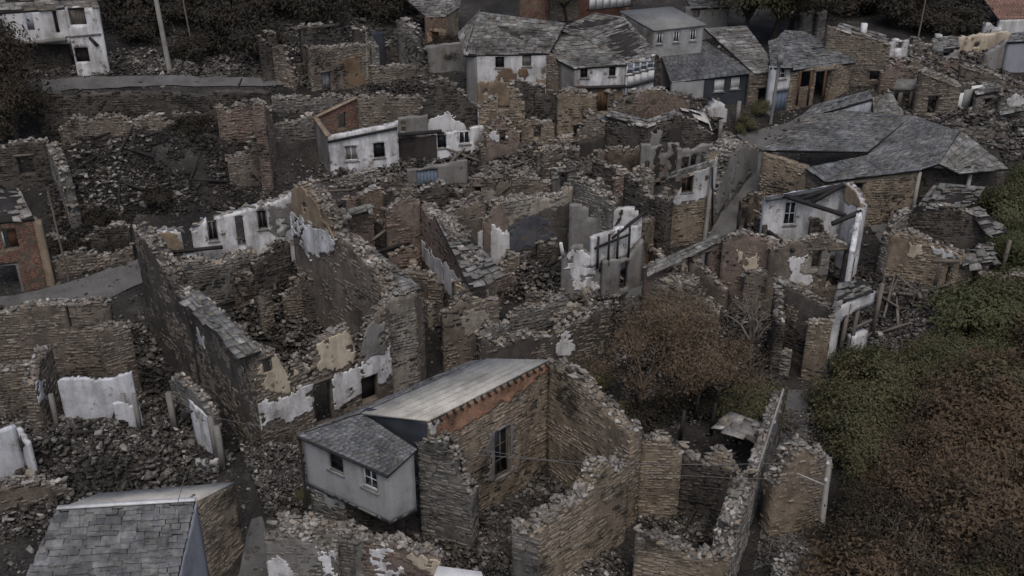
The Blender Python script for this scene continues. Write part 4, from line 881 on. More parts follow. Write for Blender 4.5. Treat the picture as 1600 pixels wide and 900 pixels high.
# ================================================================== broken partition walls between the ruins
t = R('cluster of broken partition walls behind the white timber panels', 900, 300)
wall(t, [(800, 282, 335), (835, 268), (860, 275, 330)], .5, 'stone', 'brown', rag=.3, both=True)
wall(t, [(862, 262, 322), (895, 252), (905, 262, 318)], .5, 'stone', 'grey', rag=.3, both=True, holes=[(876, 270, 886, 295)])
wall(t, [(905, 282, 345), (932, 276), (960, 288, 345)], .5, 'render', 'mudbrown', rag=.35, holes=[(925, 288, 935, 305)])
t = R('stub walls and a tan doorway pier in front of the long rough-plastered wall', 800, 440)
wall(t, [(775, 400, 450), (795, 390), (812, 405, 448)], .5, 'stone', 'brown', rag=.3, both=True)
wall(t, [(820, 445, 480), (862, 452, 485)], .6, 'stone', 'grey', rag=.3, both=True)
wall(t, [(840, 385, 435), (872, 378, 432)], .45, 'stone', 'dark', rag=.35, both=True)
t = R('jagged reddish partition left of the orange-brown rooms', 560, 420)
wall(t, [(540, 395, 465), (565, 385), (590, 400, 462)], .5, 'render', 'mudpink', rag=.3)
wall(t, [(582, 345, 430), (600, 360, 440)], .45, 'stone', 'dark', rag=.3)
wall(t, [(620, 430, 500), (650, 420), (690, 440, 510)], .5, 'stone', 'brown', rag=.3, both=True)
t = R('row of jagged charred cross walls inside the large burnt house', 500, 470)
wall(t, [(440, 455, 520), (470, 440), (500, 452, 515)], .5, 'stone', 'brown', rag=.35, both=True)
wall(t, [(520, 470, 548), (545, 455), (570, 470, 545)], .5, 'stone', 'dark', rag=.35, both=True, holes=[(538, 480, 552, 510)])
wall(t, [(405, 470, 540), (425, 462, 532)], .5, 'stone', 'brown', rag=.3, both=True)
t = R('broken walls with tan plaster around the yard right of the gable outline', 1190, 430)
wall(t, [(1150, 405, 465), (1180, 398), (1200, 408, 468)], .5, 'render', 'mudbrown', rag=.35)
wall(t, [(1215, 470, 540), (1240, 460), (1262, 480, 545)], .5, 'stone', 'brown', rag=.3, both=True)
wall(t, [(1120, 330, 380), (1150, 325), (1185, 335, 385)], .5, 'stone', 'reddish', rag=.3, both=True) if 0 else None
wall(t, [(1240, 410, 470), (1262, 400, 462)], .4, 'stone', 'reddish', rag=.3)
t = R('small dark brick lean-to walls beside the grey lane at the white ruin', 1170, 330)
wall(t, [(1160, 308, 355), (1192, 302, 350)], .4, 'brick', 'dark', rag=.15, both=True)
wall(t, [(1180, 335, 380), (1196, 345, 388)], .4, 'stone', 'dark', rag=.3)
for x, y in ((1150, 372), (1162, 368), (1188, 395)): p = at(x, y, 0); beam(t, p, p+(.1, 0, 1.9), .16, .16, 'wood_char', 'post')

t = R('reddish brick rooms with window openings under the blackened cellar', 500, 320)
wall(t, [(470, 292, 345), (500, 312), (530, 335, 400)], .5, 'render', 'mudpink', rag=.2)
wall(t, [(540, 305, 372), (575, 298), (600, 300, 362)], .5, 'brick', 'reddish', rag=.25, both=True, holes=[(556, 312, 566, 335)])
wall(t, [(600, 292, 360), (640, 290), (660, 298, 356)], .5, 'render', 'mudbrown', rag=.25, holes=[(618, 300, 628, 322)])
wall(t, [(660, 285, 345), (700, 292), (716, 300, 350)], .5, 'stone', 'reddish', rag=.25, both=True)
t = R('brown stub walls with one doorway between the yard gate and rough-plastered wall', 760, 300)
wall(t, [(725, 285, 330), (750, 276), (775, 285, 328)], .5, 'render', 'mudbrown', rag=.3, holes=[(742, 292, 752, 330)])
wall(t, [(775, 262, 300), (800, 258), (820, 266, 300)], .5, 'brick', 'reddish', rag=.3, both=True)
wall(t, [(880, 225, 268), (905, 232, 270)], .5, 'brick', 'reddish', rag=.3, both=True)

t = R('packed tall gables and brown partitions between the white house and brown roofless ruin', 850, 260)
wall(t, [(752, 205, 256), (765, 196), (778, 204, 254)], .5, 'stone', 'brown', rag=.25, both=True)
wall(t, [(760, 212, 262), (785, 182), (812, 214, 258)], .5, 'render', 'mudpink', rag=.15, holes=[(780, 204, 790, 222)])
wall(t, [(815, 192, 252), (842, 176), (866, 190, 250)], .5, 'stone', 'ochre', rag=.25, both=True, holes=[(834, 196, 845, 216)])
wall(t, [(840, 240, 292), (860, 226), (884, 238, 290)], .5, 'render', 'mudbrown', rag=.25, holes=[(856, 246, 864, 264)])
wall(t, [(903, 192, 246), (928, 178), (946, 190, 244)], .5, 'stone', 'brown', rag=.25, both=True)
wall(t, [(1000, 262, 318), (1020, 270, 326)], .4, 'render', 'mudlight', rag=.25)
wall(t, [(955, 300, 356), (985, 290), (1003, 305, 358)], .45, 'render', 'mudpink', rag=.3)
wall(t, [(700, 325, 385), (722, 312), (745, 322, 388)], .45, 'render', 'mudpink', rag=.25, holes=[(718, 330, 728, 350)])

# short jagged stubs left of cross walls between the rooms
sr = np.random.default_rng(77)
D1 = np.array((9.6, -18., 0))/20.4; D2 = np.array((18., 9.6, 0))/20.4
for k, (px_, py_) in enumerate(((455, 440), (505, 490), (640, 470), (665, 400), (770, 480), (805, 330), (838, 312), (905, 470), (870, 370), (960, 330), (1000, 400), (1060, 470), (1195, 480), (1235, 500), (1180, 350), (590, 345), (735, 350), (770, 320), (850, 300))):
    P = at(px_, py_); d_ = (D1 if sr.random() < .45 else D2)*sr.uniform(1.3, 3.2); h_ = sr.uniform(1.3, 2.8)
    t = thing('wall_stub', 'short jagged stub of a broken cross wall among the rubble of the village centre', 'wall', P, 'broken cross-wall stubs in the village centre')
    wall(t, [(tuple(P+(0, 0, h_)),), (tuple(P+d_+(0, 0, h_*sr.uniform(.5, 1.)+ground((P+d_)[0], (P+d_)[1])-P[2])),)], .5, *(('render', 'mudpink'), ('stone', 'brown'), ('render', 'mudlight'), ('render', 'mudbrown'), ('stone', 'reddish'))[k % 5], rag=.35, both=True)
# ================================================================== middle distance
def Q2(x, y, b): return over(x, y, b)
# white ruined house
t = R('roofless white-fronted house with a red brick gable and charred stone back wall', 600, 275)
w = wall(t, [(512, 214, 277), (565, 203), (621, 193, 264)], .35, 'render', 'white', rag=.04, cap=False, holes=[(538, 229, 560, 251), (583, 224, 602, 246)])
window(w, (538, 229, 560, 251), 'paint_white', mull=1, pane='greyplaster'); window(w, (583, 224, 602, 246), 'wood_char', mull=1)
beam(t, Q2(512, 222, 278.5), Q2(621, 200, 265.5), .1, .16, 'wood_char', 'lintel_band')
w = wall(t, [(681, 211, 251), (710, 205), (749, 198, 241)], .35, 'render', 'white', rag=.03, cap=False, holes=[(683, 209, 698, 231), (717, 203, 735, 225)])
window(w, (683, 209, 698, 231), 'wood_char', mull=1); window(w, (717, 203, 735, 225), 'paint_white', mull=1)
wall(t, [(491, 184, 243), (512, 213, 277)], .3, 'render', 'greyplaster', rag=.02, cap=False)
wall(t, [(492, 184, 243), (557, 153, 228)], .35, 'brick', 'brick_red', rag=.03, cap=False, holes=[(528, 176, 541, 200)])
wall(t, [(557, 153, 228), (600, 148), (660, 150, 225)], .5, 'stone', 'brown', rag=.25, both=True)
wall(t, [(557, 203, 250), (590, 194), (626, 188, 242)], .3, 'render', 'whitegrey', rag=.12, cap=False)
wall(t, [(622, 186, 250), (668, 178, 246)], .35, 'render', 'greyplaster', rag=.15, cap=False, holes=[(626, 190, 634, 206)])
w = wall(t, [(658, 168, 236), (672, 138), (690, 122), (715, 140), (746, 172, 226)], .6, 'stone', 'dark', rag=.12, plas=[('whitegrey', [(664, 184), (695, 176), (722, 188), (735, 240), (664, 240)])])
wall(t, [(746, 172, 226), (749, 198, 241)], .3, 'render', 'whitegrey', rag=.1, cap=False)
wall(t, [(622, 215, 258), (640, 212), (682, 214, 252)], .3, 'render', 'soot', rag=.15, cap=False)
beam(t, Q2(622, 211, 262), Q2(690, 205, 252), .2, .22, 'wood_char'); beam(t, Q2(492, 183, 243), Q2(513, 213, 277), .3, .1, 'tan', 'coping')
beam(t, Q2(492, 183, 243), Q2(557, 152, 228), .35, .1, 'tan', 'coping')
t = R('concrete yard wall with a blue-grey metal gate below the white ruin', 665, 290, 'yard_wall', 'wall')
w = wall(t, [(636, 266, 302), (730, 250, 288)], .3, 'render', 'concrete', rag=.1, cap=False, holes=[(651, 267, 685, 299)])
panel(w, (651, 267, 685, 299), 'blue_door', -.1, -.15, 'gate', 6)
wall(t, [(520, 282, 300), (580, 272), (626, 268, 290)], .5, 'stone', 'grey', rag=.2)
t = R('blackened cellar opening of rough stone under the white ruin', 560, 300)
wall(t, [(490, 297, 345), (560, 288), (612, 280, 335)], .5, 'stone', 'dark', rag=.2, holes=[(515, 300, 548, 330)])
wall(t, [(606, 275, 335), (625, 272), (640, 305, 338)], .6, 'stone', 'brown', rag=.3)
# tall stone ruins right of it
t = R('tall ochre rubble ruin split by a black chimney gap below the slate roofs', 860, 210)
wall(t, [(748, 150, 238), (775, 134), (800, 132), (815, 150), (822, 185), (842, 212, 240)], .7, 'stone', 'ochre', rag=.3, holes=[(778, 138, 796, 172)], both=True)
wall(t, [(800, 126, 222), (830, 120), (852, 128, 220)], .6, 'stone', 'dark', rag=.25)
wall(t, [(836, 140, 224), (876, 136, 222)], .5, 'stone', 'dark', rag=.25, cap=False)
wall(t, [(872, 142, 228), (890, 135), (932, 146, 224)], .6, 'stone', 'ochre', rag=.2, both=True, holes=[(896, 196, 905, 215)])
w = wall(t, [(932, 146, 215), (962, 140, 212)], .4, 'stone', 'brown', rag=.15, holes=[(934, 146, 949, 174)])
panel(w, (934, 146, 949, 174), 'wood_brown', -.15, -.2, 'door', 3)
panel(wall(t, [(930, 180, 222), (955, 178, 220)], .3, 'render', 'greyplaster', rag=.05, cap=False), (931, 182, 952, 205), 'blue_door', .04, .0, 'door', 2)
wall(t, [(835, 222, 252), (905, 212, 246)], .6, 'stone', 'ochre', rag=.35)
wall(t, [(752, 232, 262), (815, 222, 256)], .6, 'stone', 'brown', rag=.35)
t = R('brown roofless ruin with reddish inner wall and fallen pale slabs right of ochre ruin', 1010, 230)
wall(t, [(950, 172, 232), (968, 158), (995, 143, 222)], .5, 'stone', 'brown', rag=.2)
wall(t, [(992, 145, 222), (1030, 142), (1062, 147), (1078, 164, 222)], .5, 'brick', 'reddish', rag=.15)
w = wall(t, [(946, 180, 240), (985, 190), (1010, 196, 262)], .5, 'stone', 'dark', rag=.15)
w = wall(t, [(1010, 196, 262), (1060, 178), (1078, 188), (1112, 210, 262)], .4, 'stone', 'dark', rag=.12, plas=[('greyplaster', [(1012, 205), (1030, 205), (1040, 265), (1010, 265)]), ('soot', [(1042, 200), (1070, 195), (1060, 262), (1044, 262)])])
roof(t, Q2(946, 182, 241), Q2(1008, 199, 262), Q2(1014, 187, 250), Q2(953, 172, 233), 'slate_rough', row=.28, wr=(.3, .8), th=.1, lift=.08, jit=.15, name='roof_edge', nrm_jit=.05)
roof(t, Q2(1010, 199, 262), Q2(1062, 181, 258), Q2(1056, 171, 246), Q2(1010, 187, 250), 'slate_rough', row=.28, wr=(.3, .8), th=.1, lift=.08, jit=.15, name='roof_edge', nrm_jit=.05)
roof(t, Q2(1066, 190, 252), Q2(1112, 210, 258), Q2(1102, 176, 232), Q2(1062, 168, 236), 'cap_slab', row=.5, wr=(.4, 1.1), th=.1, lift=.15, jit=.3, name='fallen_slabs', nrm_jit=.15, miss=.25)
wall(t, [(1112, 165, 205), (1125, 155), (1138, 160, 200)], 1.0, 'render', 'whitegrey', rag=.25, cap=False)
for x, y in ((1122, 232), (1150, 200)): p = at(x, y, 0); beam(t, p, p+(.05, 0, 2.0), .25, .25, 'concrete', 'post')
t = R('grey plastered ruin wall with small windows behind the ochre stone house', 1050, 260)
w = wall(t, [(1003, 226, 292), (1030, 222), (1062, 220, 282)], .3, 'render', 'greyplaster', rag=.2, cap=False, holes=[(1008, 254, 1014, 276), (1034, 226, 1044, 240)], plas=[('soot', [(1022, 215), (1030, 215), (1034, 285), (1020, 285)]), ('soot', [(1046, 215), (1056, 215), (1058, 285), (1048, 285)])])
wall(t, [(1060, 234, 285), (1115, 222, 272)], .3, 'render', 'greyplaster', rag=.15, cap=False, holes=[(1066, 246, 1076, 266), (1080, 244, 1088, 262)])
wall(t, [(970, 260, 302), (1003, 258, 296)], .3, 'render', 'cream', rag=.25, cap=False, holes=[(983, 264, 990, 278)])
wall(t, [(925, 250, 306), (970, 268), (1003, 292, 330)], .5, 'stone', 'dark', rag=.2)
wall(t, [(935, 238, 282), (1000, 226, 270)], .4, 'brick', 'reddish', rag=.4)
wall(t, [(903, 224, 262), (945, 212, 252)], .3, 'render', 'soot', rag=.08, cap=False)
# rubble walls between the white ruin and centre
t = R('broken rubble walls strewn between the white ruin and the plastered wall', 800, 275, 'stone_wall', 'wall')
wall(t, [(756, 268, 290), (800, 254), (870, 248), (905, 238, 266)], .8, 'stone', 'grey', rag=.45)
wall(t, [(690, 302, 330), (740, 288), (800, 280, 308)], .7, 'stone', 'grey', rag=.35)
wall(t, [(905, 265, 300), (960, 290, 322)], .6, 'stone', 'dark', rag=.4)

# ================================================================== intact slate-roofed houses, upper centre
SR = dict(row=.27, wr=(.3, .85), lift=.06, jit=.09, nrm_jit=.035)
t = R('long house with white front panels under the leftmost rough slate roof', 800, 125, 'house', 'house')
e0, e1, r1, r0 = Q2(726, 87, 166), Q2(858, 84, 163), Q2(884, 36, 126), Q2(748, 18, 128)
roof(t, e0, e1, r1, r0, 'slate_rough', **SR)
roof(t, e0, r0, Q2(752, 14, 122), Q2(714, 52, 140), 'slate_rough', name='hip_roof', **SR)
w = wall(t, [(745, 86, 165), (854, 83, 162)], .4, 'render', 'whitegrey', rag=0, cap=False, holes=[(774, 89, 788, 106), (816, 87, 830, 104)], plas=[('ochre_render', [(776, 112), (805, 110), (805, 128), (776, 128)]), ('ochre_render', [(810, 106), (824, 106), (824, 122), (810, 122)]), ('tan', [(740, 128), (860, 126), (860, 170), (740, 170)])])
window(w, (774, 89, 788, 106), 'wood_char', mull=1); window(w, (816, 87, 830, 104), 'wood_grey', mull=1, pane='metal_grey')
wall(t, [(728, 86, 160), (745, 86, 165)], .4, 'render', 'greyplaster', rag=0, cap=False)
wall(t, [(854, 83, 162), (878, 90, 164)], .4, 'stone', 'brown', rag=0, cap=False)
t = R('slate-roofed house with a white bay front above the ochre ruin', 930, 130, 'house', 'house')
e0, em, e1 = Q2(872, 94, 168), Q2(896, 107, 176), Q2(980, 101, 173); r1, r0 = Q2(908, 56, 130), Q2(855, 58, 132)
roof(t, em, e1, r1, r0, 'slate_rough', **SR)
roof(t, e0, em, r0+(.1, 0, 0), r0+(-.4, .2, 0), 'slate_rough', name='hip_roof', **SR)
w = wall(t, [(898, 105, 175), (977, 99, 172)], .4, 'render', 'white', rag=0, cap=False, holes=[(907, 108, 918, 122), (952, 105, 962, 119)], plas=[('tan', [(890, 137), (980, 134), (980, 180), (890, 180)])])
window(w, (907, 108, 918, 122), 'wood_char', mull=1, trans=1); window(w, (952, 105, 962, 119), 'wood_char', mull=1)
beam(t, Q2(896, 137, 176), Q2(978, 134, 173), .5, .14, 'wood_char', 'floor_edge')
wall(t, [(876, 94, 167), (898, 105, 175)], .4, 'render', 'greyplaster', rag=0, cap=False)
t = R('house with a glazed blue gallery over white panels under grey slates', 1000, 130, 'house', 'house')
e0, e1, r1, r0 = Q2(978, 99, 172), Q2(1030, 85, 165), Q2(976, 27, 122), Q2(905, 55, 130)
roof(t, e0, e1, r1, r0, 'slate_rough', **SR)
roof(t, Q2(866, 48, 128), Q2(906, 56, 130), Q2(977, 27, 122), Q2(930, 20, 116), 'slate_rough', name='upper_roof', **SR)
w = wall(t, [(979, 98, 172), (1024, 85, 166)], .4, 'render', 'white', rag=0, cap=False, holes=[(980, 99, 1022, 113)])
for k in range(4): window(w, (980+k*10.6, 100-k*3, 990+k*10.6, 116-k*3.0), 'paint_white', mull=0, trans=1, pane='blue_door', depth=.02); panel(w, (980.5+k*10.6, 119-k*3, 989.5+k*10.6, 134-k*3), 'paint_white', .05, .0, 'balcony_panel')
beam(t, Q2(979, 136, 172.5), Q2(1024, 124, 166.5), .3, .14, 'wood_char', 'floor_edge')
wall(t, [(1024, 85, 166), (1034, 92, 160)], .4, 'stone', 'dark', rag=0, cap=False)
t = R('tall grey house with flat sheet roof and three narrow windows, top centre', 1050, 75, 'house', 'house')
roof(t, Q2(1022, 47, 142), Q2(1104, 38, 138), Q2(1050, 10, 104), Q2(968, 17, 108), 'metal_grey', base_only=True, th=.15)
w = wall(t, [(1022, 48, 141), (1099, 40, 137)], .4, 'render', 'render', rag=0, cap=False, holes=[(1027, 51, 1035, 69), (1053, 48, 1061, 67), (1079, 46, 1087, 64)])
for k in range(3): window(w, (1027+k*26, 51-k*2.6, 1035+k*26, 69-k*2.6), 'paint_white', mull=1, depth=.08)
wall(t, [(970, 20, 109), (1022, 48, 141)], .4, 'render', 'greyplaster', rag=0, cap=False)
t = R('house with smooth dark slate roof and two white windows in a navy front', 1100, 150, 'house', 'house')
e0, e1, r1, r0 = Q2(1048, 129, 176), Q2(1178, 114, 166), Q2(1102, 64, 122), Q2(1028, 74, 128)
roof(t, e0, e1, r1, r0, 'slate_dark', row=.25, wr=(.3, .4), th=.1, lift=.025, jit=.005, nrm_jit=.005)
w = wall(t, [(1101, 122, 171), (1170, 115, 164)], .4, 'render', 'darkblue', rag=0, cap=False, holes=[(1117, 124, 1131, 143), (1143, 121, 1155, 139)])
for rc in ((1117, 124, 1131, 143), (1143, 121, 1155, 139)): window(w, rc, 'paint_white', mull=0, pane='paint_white', depth=.06)
wall(t, [(1050, 128, 176), (1101, 122, 171)], .4, 'render', 'render', rag=0, cap=False)
V, F = tubes([(Q2(1088, 108, 148)-(0, 0, .3), Q2(1088, 108, 148)+(0, 0, .5), .1, .1)], 8); add('flue', V, F, 'pole_grey', t)
t = R('brown slate roof house wedged between navy-fronted and garage houses', 1185, 140, 'house', 'house')
roof(t, Q2(1178, 115, 168), Q2(1218, 110, 164), Q2(1166, 40, 112), Q2(1100, 44, 116), 'slate_rough', **SR)
wall(t, [(1172, 115, 168), (1214, 109, 164)], .4, 'stone', 'brown', rag=0, cap=False, holes=[(1186, 138, 1196, 166)])
t = R('slate-roofed stone house with blue garage door and open timber balcony', 1270, 160, 'house', 'house')
roof(t, Q2(1238, 110, 175), Q2(1338, 97, 145), Q2(1288, 64, 118), Q2(1212, 60, 122), 'slate', **SR)
roof(t, Q2(1212, 61, 122), Q2(1290, 66, 119), Q2(1256, 49, 108), Q2(1226, 47, 110), 'slate', name='upper_roof', **SR)
roof(t, Q2(1204, 106, 180), Q2(1240, 106, 176), Q2(1214, 60, 122), Q2(1200, 64, 126), 'slate', name='side_roof', **SR)
w = wall(t, [(1207, 105, 180), (1237, 104, 172)], .4, 'render', 'whitegrey', rag=0, cap=False, holes=[(1215, 108, 1228, 123), (1208, 144, 1232, 178)])
window(w, (1215, 108, 1228, 123), 'paint_white', mull=1, trans=1); panel(w, (1208, 144, 1232, 178), 'blue_door', -.15, -.2, 'garage_door', 5)
w = wall(t, [(1237, 108, 172), (1302, 104, 160)], .4, 'stone', 'ochre', rag=0, cap=False, holes=[(1253, 112, 1270, 136), (1276, 112, 1296, 162)])
wall(t, [(1302, 103, 160), (1333, 98, 140)], .4, 'stone', 'ochre', rag=0, cap=False)
for x in (1251, 1268, 1290): p = Q2(x, 110, 174); beam(t, p+(0, -.1, 0), p+(0, -.1, -2.6), .14, .14, 'wood_brown', 'balcony_post')
t = base_thing('utility_pole', 'grey lamp pole in front of the garage door house', 'pole', 1204, 192)
p = at(1204, 192, 0); V, F = tubes([(p-(0, 0, .4), p+(.15, 0, 5.6), .12, .1)], 8); add('shaft', V, F, 'metal_grey', t); add('transformer', boxv(p+(.1, -.25, 4.4), p+(.1, -.25, 5.1), .35, .3), BOXF, 'metal_grey', t)
t = R('brick and stone house with white railing cut by the top edge', 900, 15, 'house', 'house')
wall(t, [(812, -30, 36), (862, -32, 34)], .4, 'brick', 'brick_red', rag=0, cap=False)
w = wall(t, [(862, -30, 36), (985, -40, 28)], .4, 'stone', 'brown', rag=0, cap=False, plas=[('brick_red', [(905, -40), (985, -45), (985, 40), (905, 40)])])
beam(t, Q2(918, 16, 37.5), Q2(988, 8, 31), .3, .12, 'wood_char', 'balcony_floor')
w2 = wall(t, [(920, -6, 38), (985, -13, 32)], .1, 'render', 'wood_grey', rag=0, cap=False, bot=[(920, 12), (985, 6)], name='balcony_rail')
for k in range(6): panel(w2, (921+k*11, -5-k*1.1, 930+k*11, 14-k*1.2), 'paint_white', .04, .0, 'balcony_panel')
t = R('brick-fronted house with arched door under slates, left of the long slate roof', 690, 60, 'house', 'house')
roof(t, Q2(667, 28, 70), Q2(698, 25, 68), Q2(712, -14, 36), Q2(622, -12, 40), 'slate_rough', **SR)
roof(t, Q2(698, 25, 68), Q2(718, 12, 50), Q2(724, -10, 34), Q2(712, -14, 36), 'slate_rough', name='hip_roof', **SR)
w = wall(t, [(664, 28, 70), (697, 25, 68)], .4, 'brick', 'brick_red', rag=0, cap=False, holes=[(675, 50, 686, 68)], plas=[('tan', [(664, 48), (697, 48), (697, 68), (664, 68)])])
panel(w, (675, 50, 686, 68), 'wood_brown', -.2, -.25, 'door', 3)
wall(t, [(697, 24, 68), (716, 13, 50)], .4, 'stone', 'ochre', rag=0, cap=False)
t = R('grey plastered house with slate roof cut by the top edge behind the tall house', 1120, 25, 'house', 'house')
roof(t, Q2(1080, 13, 62), Q2(1142, 11, 58), Q2(1140, -14, 34), Q2(1066, -12, 38), 'slate', **SR)
wall(t, [(1072, 12, 62), (1140, 10, 58)], .4, 'render', 'greyplaster', rag=0, cap=False, holes=[(1084, 18, 1093, 28)])

# ================================================================== upper left
t = R('leaning white house shell with a square black window at the top left', 120, 115)
w = wall(t, [(101, 12, 122), (153, 9, 117)], .35, 'render', 'white', rag=.05, cap=False, holes=[(105, 13, 136, 39), (115, 75, 141, 97)])
panel(w, (115, 75, 141, 97), 'soot', -.4, -.45, 'shutter_fill'); panel(w, (107, 15, 134, 38), 'wood_grey', -.3, -.34, 'boarding', 5)  # near-black panel fills the lower window hole
beam(t, over(102, 58, 122.6), over(158, 53, 117.6), .12, .12, 'concrete', 'floor_edge')
w = wall(t, [(-40, 22, 121), (102, 13, 118)], .35, 'render', 'whitegrey', rag=.05, cap=False, holes=[(80, 17, 94, 52), (-10, 30, 10, 60)], bot=[(-40, 70), (102, 64)])
panel(w, (38, 20, 55, 46), 'bluegrey', .03, .0, 'shutter_fill'); panel(w, (80, 17, 94, 52), 'soot', -.3, -.34, 'door')  # door hole: a near-black sheet carries the shade of the opening
roof(t, over(-20, 21, 122), over(155, 10, 117), over(145, -14, 96), over(-30, -12, 100), 'rubble_pale', row=.5, wr=(.5, 1.4), jit=.2, miss=.2)
wall(t, [(-40, 70, 112), (104, 62, 108)], .4, 'stone', 'dark', rag=0, cap=False)
beam(t, over(40, 68, 121.5), over(104, 61, 119), .3, .25, 'concrete', 'floor_edge'); beam(t, over(140, 58, 118.6), over(153, 72, 119.6), .18, .18, 'wood_char')
t = base_thing('utility_pole', 'tall grey pole beside the upper road at top left', 'pole', 266, 114)
p = at(266, 114, 0); V, F = tubes([(p-(0, 0, .4), p+(-.35, 0, 8.5), .2, .15)], 9); add('shaft', V, F, 'pole_grey', t)
t = base_thing('utility_pole', 'thin dark pole in the shade right of the tall grey pole', 'pole', 303, 85)
p = at(303, 85, 0); V, F = tubes([(p-(0, 0, .4), p+(-.3, 0, 5.), .07, .05)], 7); add('shaft', V, F, 'wood_grey', t)
t = R('roofless stone house with a small pale door above the hillside rubble', 540, 130)
wall(t, [(418, 52, 126), (470, 44), (520, 40), (572, 42, 118)], .6, 'stone', 'dark', rag=.15, holes=[(432, 52, 476, 100), (488, 46, 556, 68)])
wall(t, [(424, 70, 128), (436, 76), (446, 92), (460, 130, 142)], .8, 'stone', 'brown', rag=.2, both=True)
wall(t, [(404, 56, 130), (425, 66, 128)], .6, 'stone', 'dark', rag=.2)
w = wall(t, [(482, 76, 142), (530, 73), (578, 71, 138)], .6, 'stone', 'brown', rag=.05, holes=[(503, 114, 518, 142)], both=True, plas=[('ochre_render', [(535, 90), (560, 88), (575, 138), (540, 140)])])
panel(w, (503, 114, 518, 142), 'bluegrey', -.2, -.25, 'door', 2)
wall(t, [(570, 48, 122), (580, 70, 138)], .6, 'stone', 'grey', rag=.2)
V, F = tubes([(over(572, 50, 138.5), over(574, 128, 138.5), .05, .05)], 6); add('drainpipe', V, F, 'pole_grey', t)
t = R('black-stained tower fragment and low brown walls left of the brick-fronted house', 620, 120)
wall(t, [(580, 46, 122), (600, 50, 120)], .5, 'render', 'darkblue', rag=.2, cap=False)
wall(t, [(620, 32, 118), (632, 24), (646, 32), (652, 60), (660, 98, 128)], .9, 'stone', 'grey', rag=.2, both=True)
wall(t, [(598, 60, 116), (640, 55, 114)], .5, 'stone', 'dark', rag=.3)
wall(t, [(580, 106, 140), (612, 103), (650, 104, 134)], .6, 'stone', 'brown', rag=.15)
wall(t, [(664, 72, 118), (728, 66, 112)], .4, 'render', 'greyplaster', rag=.05, cap=False)
t = R('ruined stone cottage with one window hole at the left edge below the road', 40, 290)
wall(t, [(-40, 225, 318), (72, 218, 302)], .6, 'slab', 'dark', rag=.15, holes=[(25, 245, 56, 272)])
wall(t, [(70, 220, 302), (90, 262), (104, 320, 372)], .7, 'stone', 'grey', rag=.25)
t = R('brick house with a stone-littered roof edge at the left margin', 30, 450, 'ruined_house', 'ruin')
w = wall(t, [(-50, 352, 470), (50, 342, 448)], .5, 'brick', 'brick_red', rag=0, cap=False, holes=[(0, 359, 31, 388), (-45, 420, 42, 470)])
panel(w, (0, 363, 9, 386), 'paint_white', -.1, -.14, 'shutter_fill'); panel(w, (10, 363, 31, 386), 'wood_brown', -.3, -.34, 'shutter_fill')
w = wall(t, [(50, 342, 448), (64, 348, 446)], .5, 'render', 'tan', rag=0, cap=False)
w = wall(t, [(-50, 416, 472), (52, 411, 450)], .1, 'render', 'concrete', rag=0, cap=False, holes=[(-45, 424, 40, 480)], name='lintel_wall')
roof(t, over(-50, 352, 471), over(54, 342, 449), over(30, 294, 415), over(-60, 298, 420), 'rubble_pale', row=.35, wr=(.3, .9), jit=.2, nrm_jit=.1, miss=.1)
t = R('long burnt terrace wall crossing the hillside of rubble', 330, 280, 'stone_wall', 'wall')
wall(t, [(338, 172, 235), (370, 165), (412, 162, 225)], .7, 'stone', 'reddish', rag=.35)
wall(t, [(412, 165, 300), (424, 160, 240)], .7, 'stone', 'reddish', rag=.3)
wall(t, [(355, 245, 305), (385, 225), (420, 215, 290)], .7, 'stone', 'brown', rag=.4)
wall(t, [(268, 175, 206), (325, 172, 202)], .6, 'stone', 'grey', rag=.25)
wall(t, [(410, 150, 176), (480, 148), (560, 152, 180)], .7, 'stone', 'grey', rag=.2)
wall(t, [(420, 185, 225), (492, 180, 218)], .6, 'stone', 'grey', rag=.35)
t = R('dark stone retaining wall under the upper road', 200, 150, 'retaining_wall', 'wall')
wall(t, [(50, 148, 212), (200, 143), (330, 142), (420, 143, 200)], .6, 'stone', 'dark', rag=.12, cap=False)
wall(t, [(90, 192, 236), (200, 182), (300, 186, 228)], .6, 'stone', 'brown', rag=.3)
t = R('low dark yard walls beside the left lane', 140, 400, 'stone_wall', 'wall')
wall(t, [(68, 365, 400), (200, 352, 388)], .5, 'stone', 'dark', rag=.25)
wall(t, [(80, 405, 436), (205, 378, 410)], .5, 'stone', 'brown', rag=.3)
t = base_thing('utility_pole', 'thin dark pole on the rubble hillside left of the lane', 'pole', 108, 440)
p = at(108, 440, 0); V, F = tubes([(p-(0, 0, .4), p+(-.1, 0, 6.), .07, .05)], 7); add('shaft', V, F, 'wood_grey', t)

# ================================================================== right: big slate roof and the burnt quarter behind
t = R('broad grey slate roof on ochre stone walls with an open gabled porch', 1370, 270, 'house', 'house')
BR = dict(row=.3, wr=(.35, .9), lift=.05, jit=.08, nrm_jit=.025)
pk = Q2(1425, 181, 268); vl_ = Q2(1356, 237, 326); rr_ = Q2(1482, 200, 286)
roof(t, Q2(1190, 235, 316), vl_, pk, Q2(1312, 172, 262), 'slate', name='upper_roof', **BR)
roof(t, Q2(1188, 234, 316), Q2(1216, 224, 306), Q2(1314, 173, 263), Q2(1262, 182, 268), 'slate_rough', name='hip_roof', **SR)
dn = np.array((0, 0, -.25))
roof(t, Q2(1290, 284, 362), Q2(1436, 266, 352), rr_, vl_+dn, 'slate', **BR)
roof(t, Q2(1259, 262, 340), Q2(1290, 284, 362), vl_+dn+(.05, 0, 0), vl_+dn, 'slate', name='hip_roof', **BR)
roof(t, vl_+dn, rr_, pk+(.1, 0, 0), pk, 'slate', name='back_roof', **BR)
roof(t, Q2(1436, 266, 352), Q2(1467, 256, 346), Q2(1500, 204, 286), rr_, 'slate', name='porch_roof', **BR)
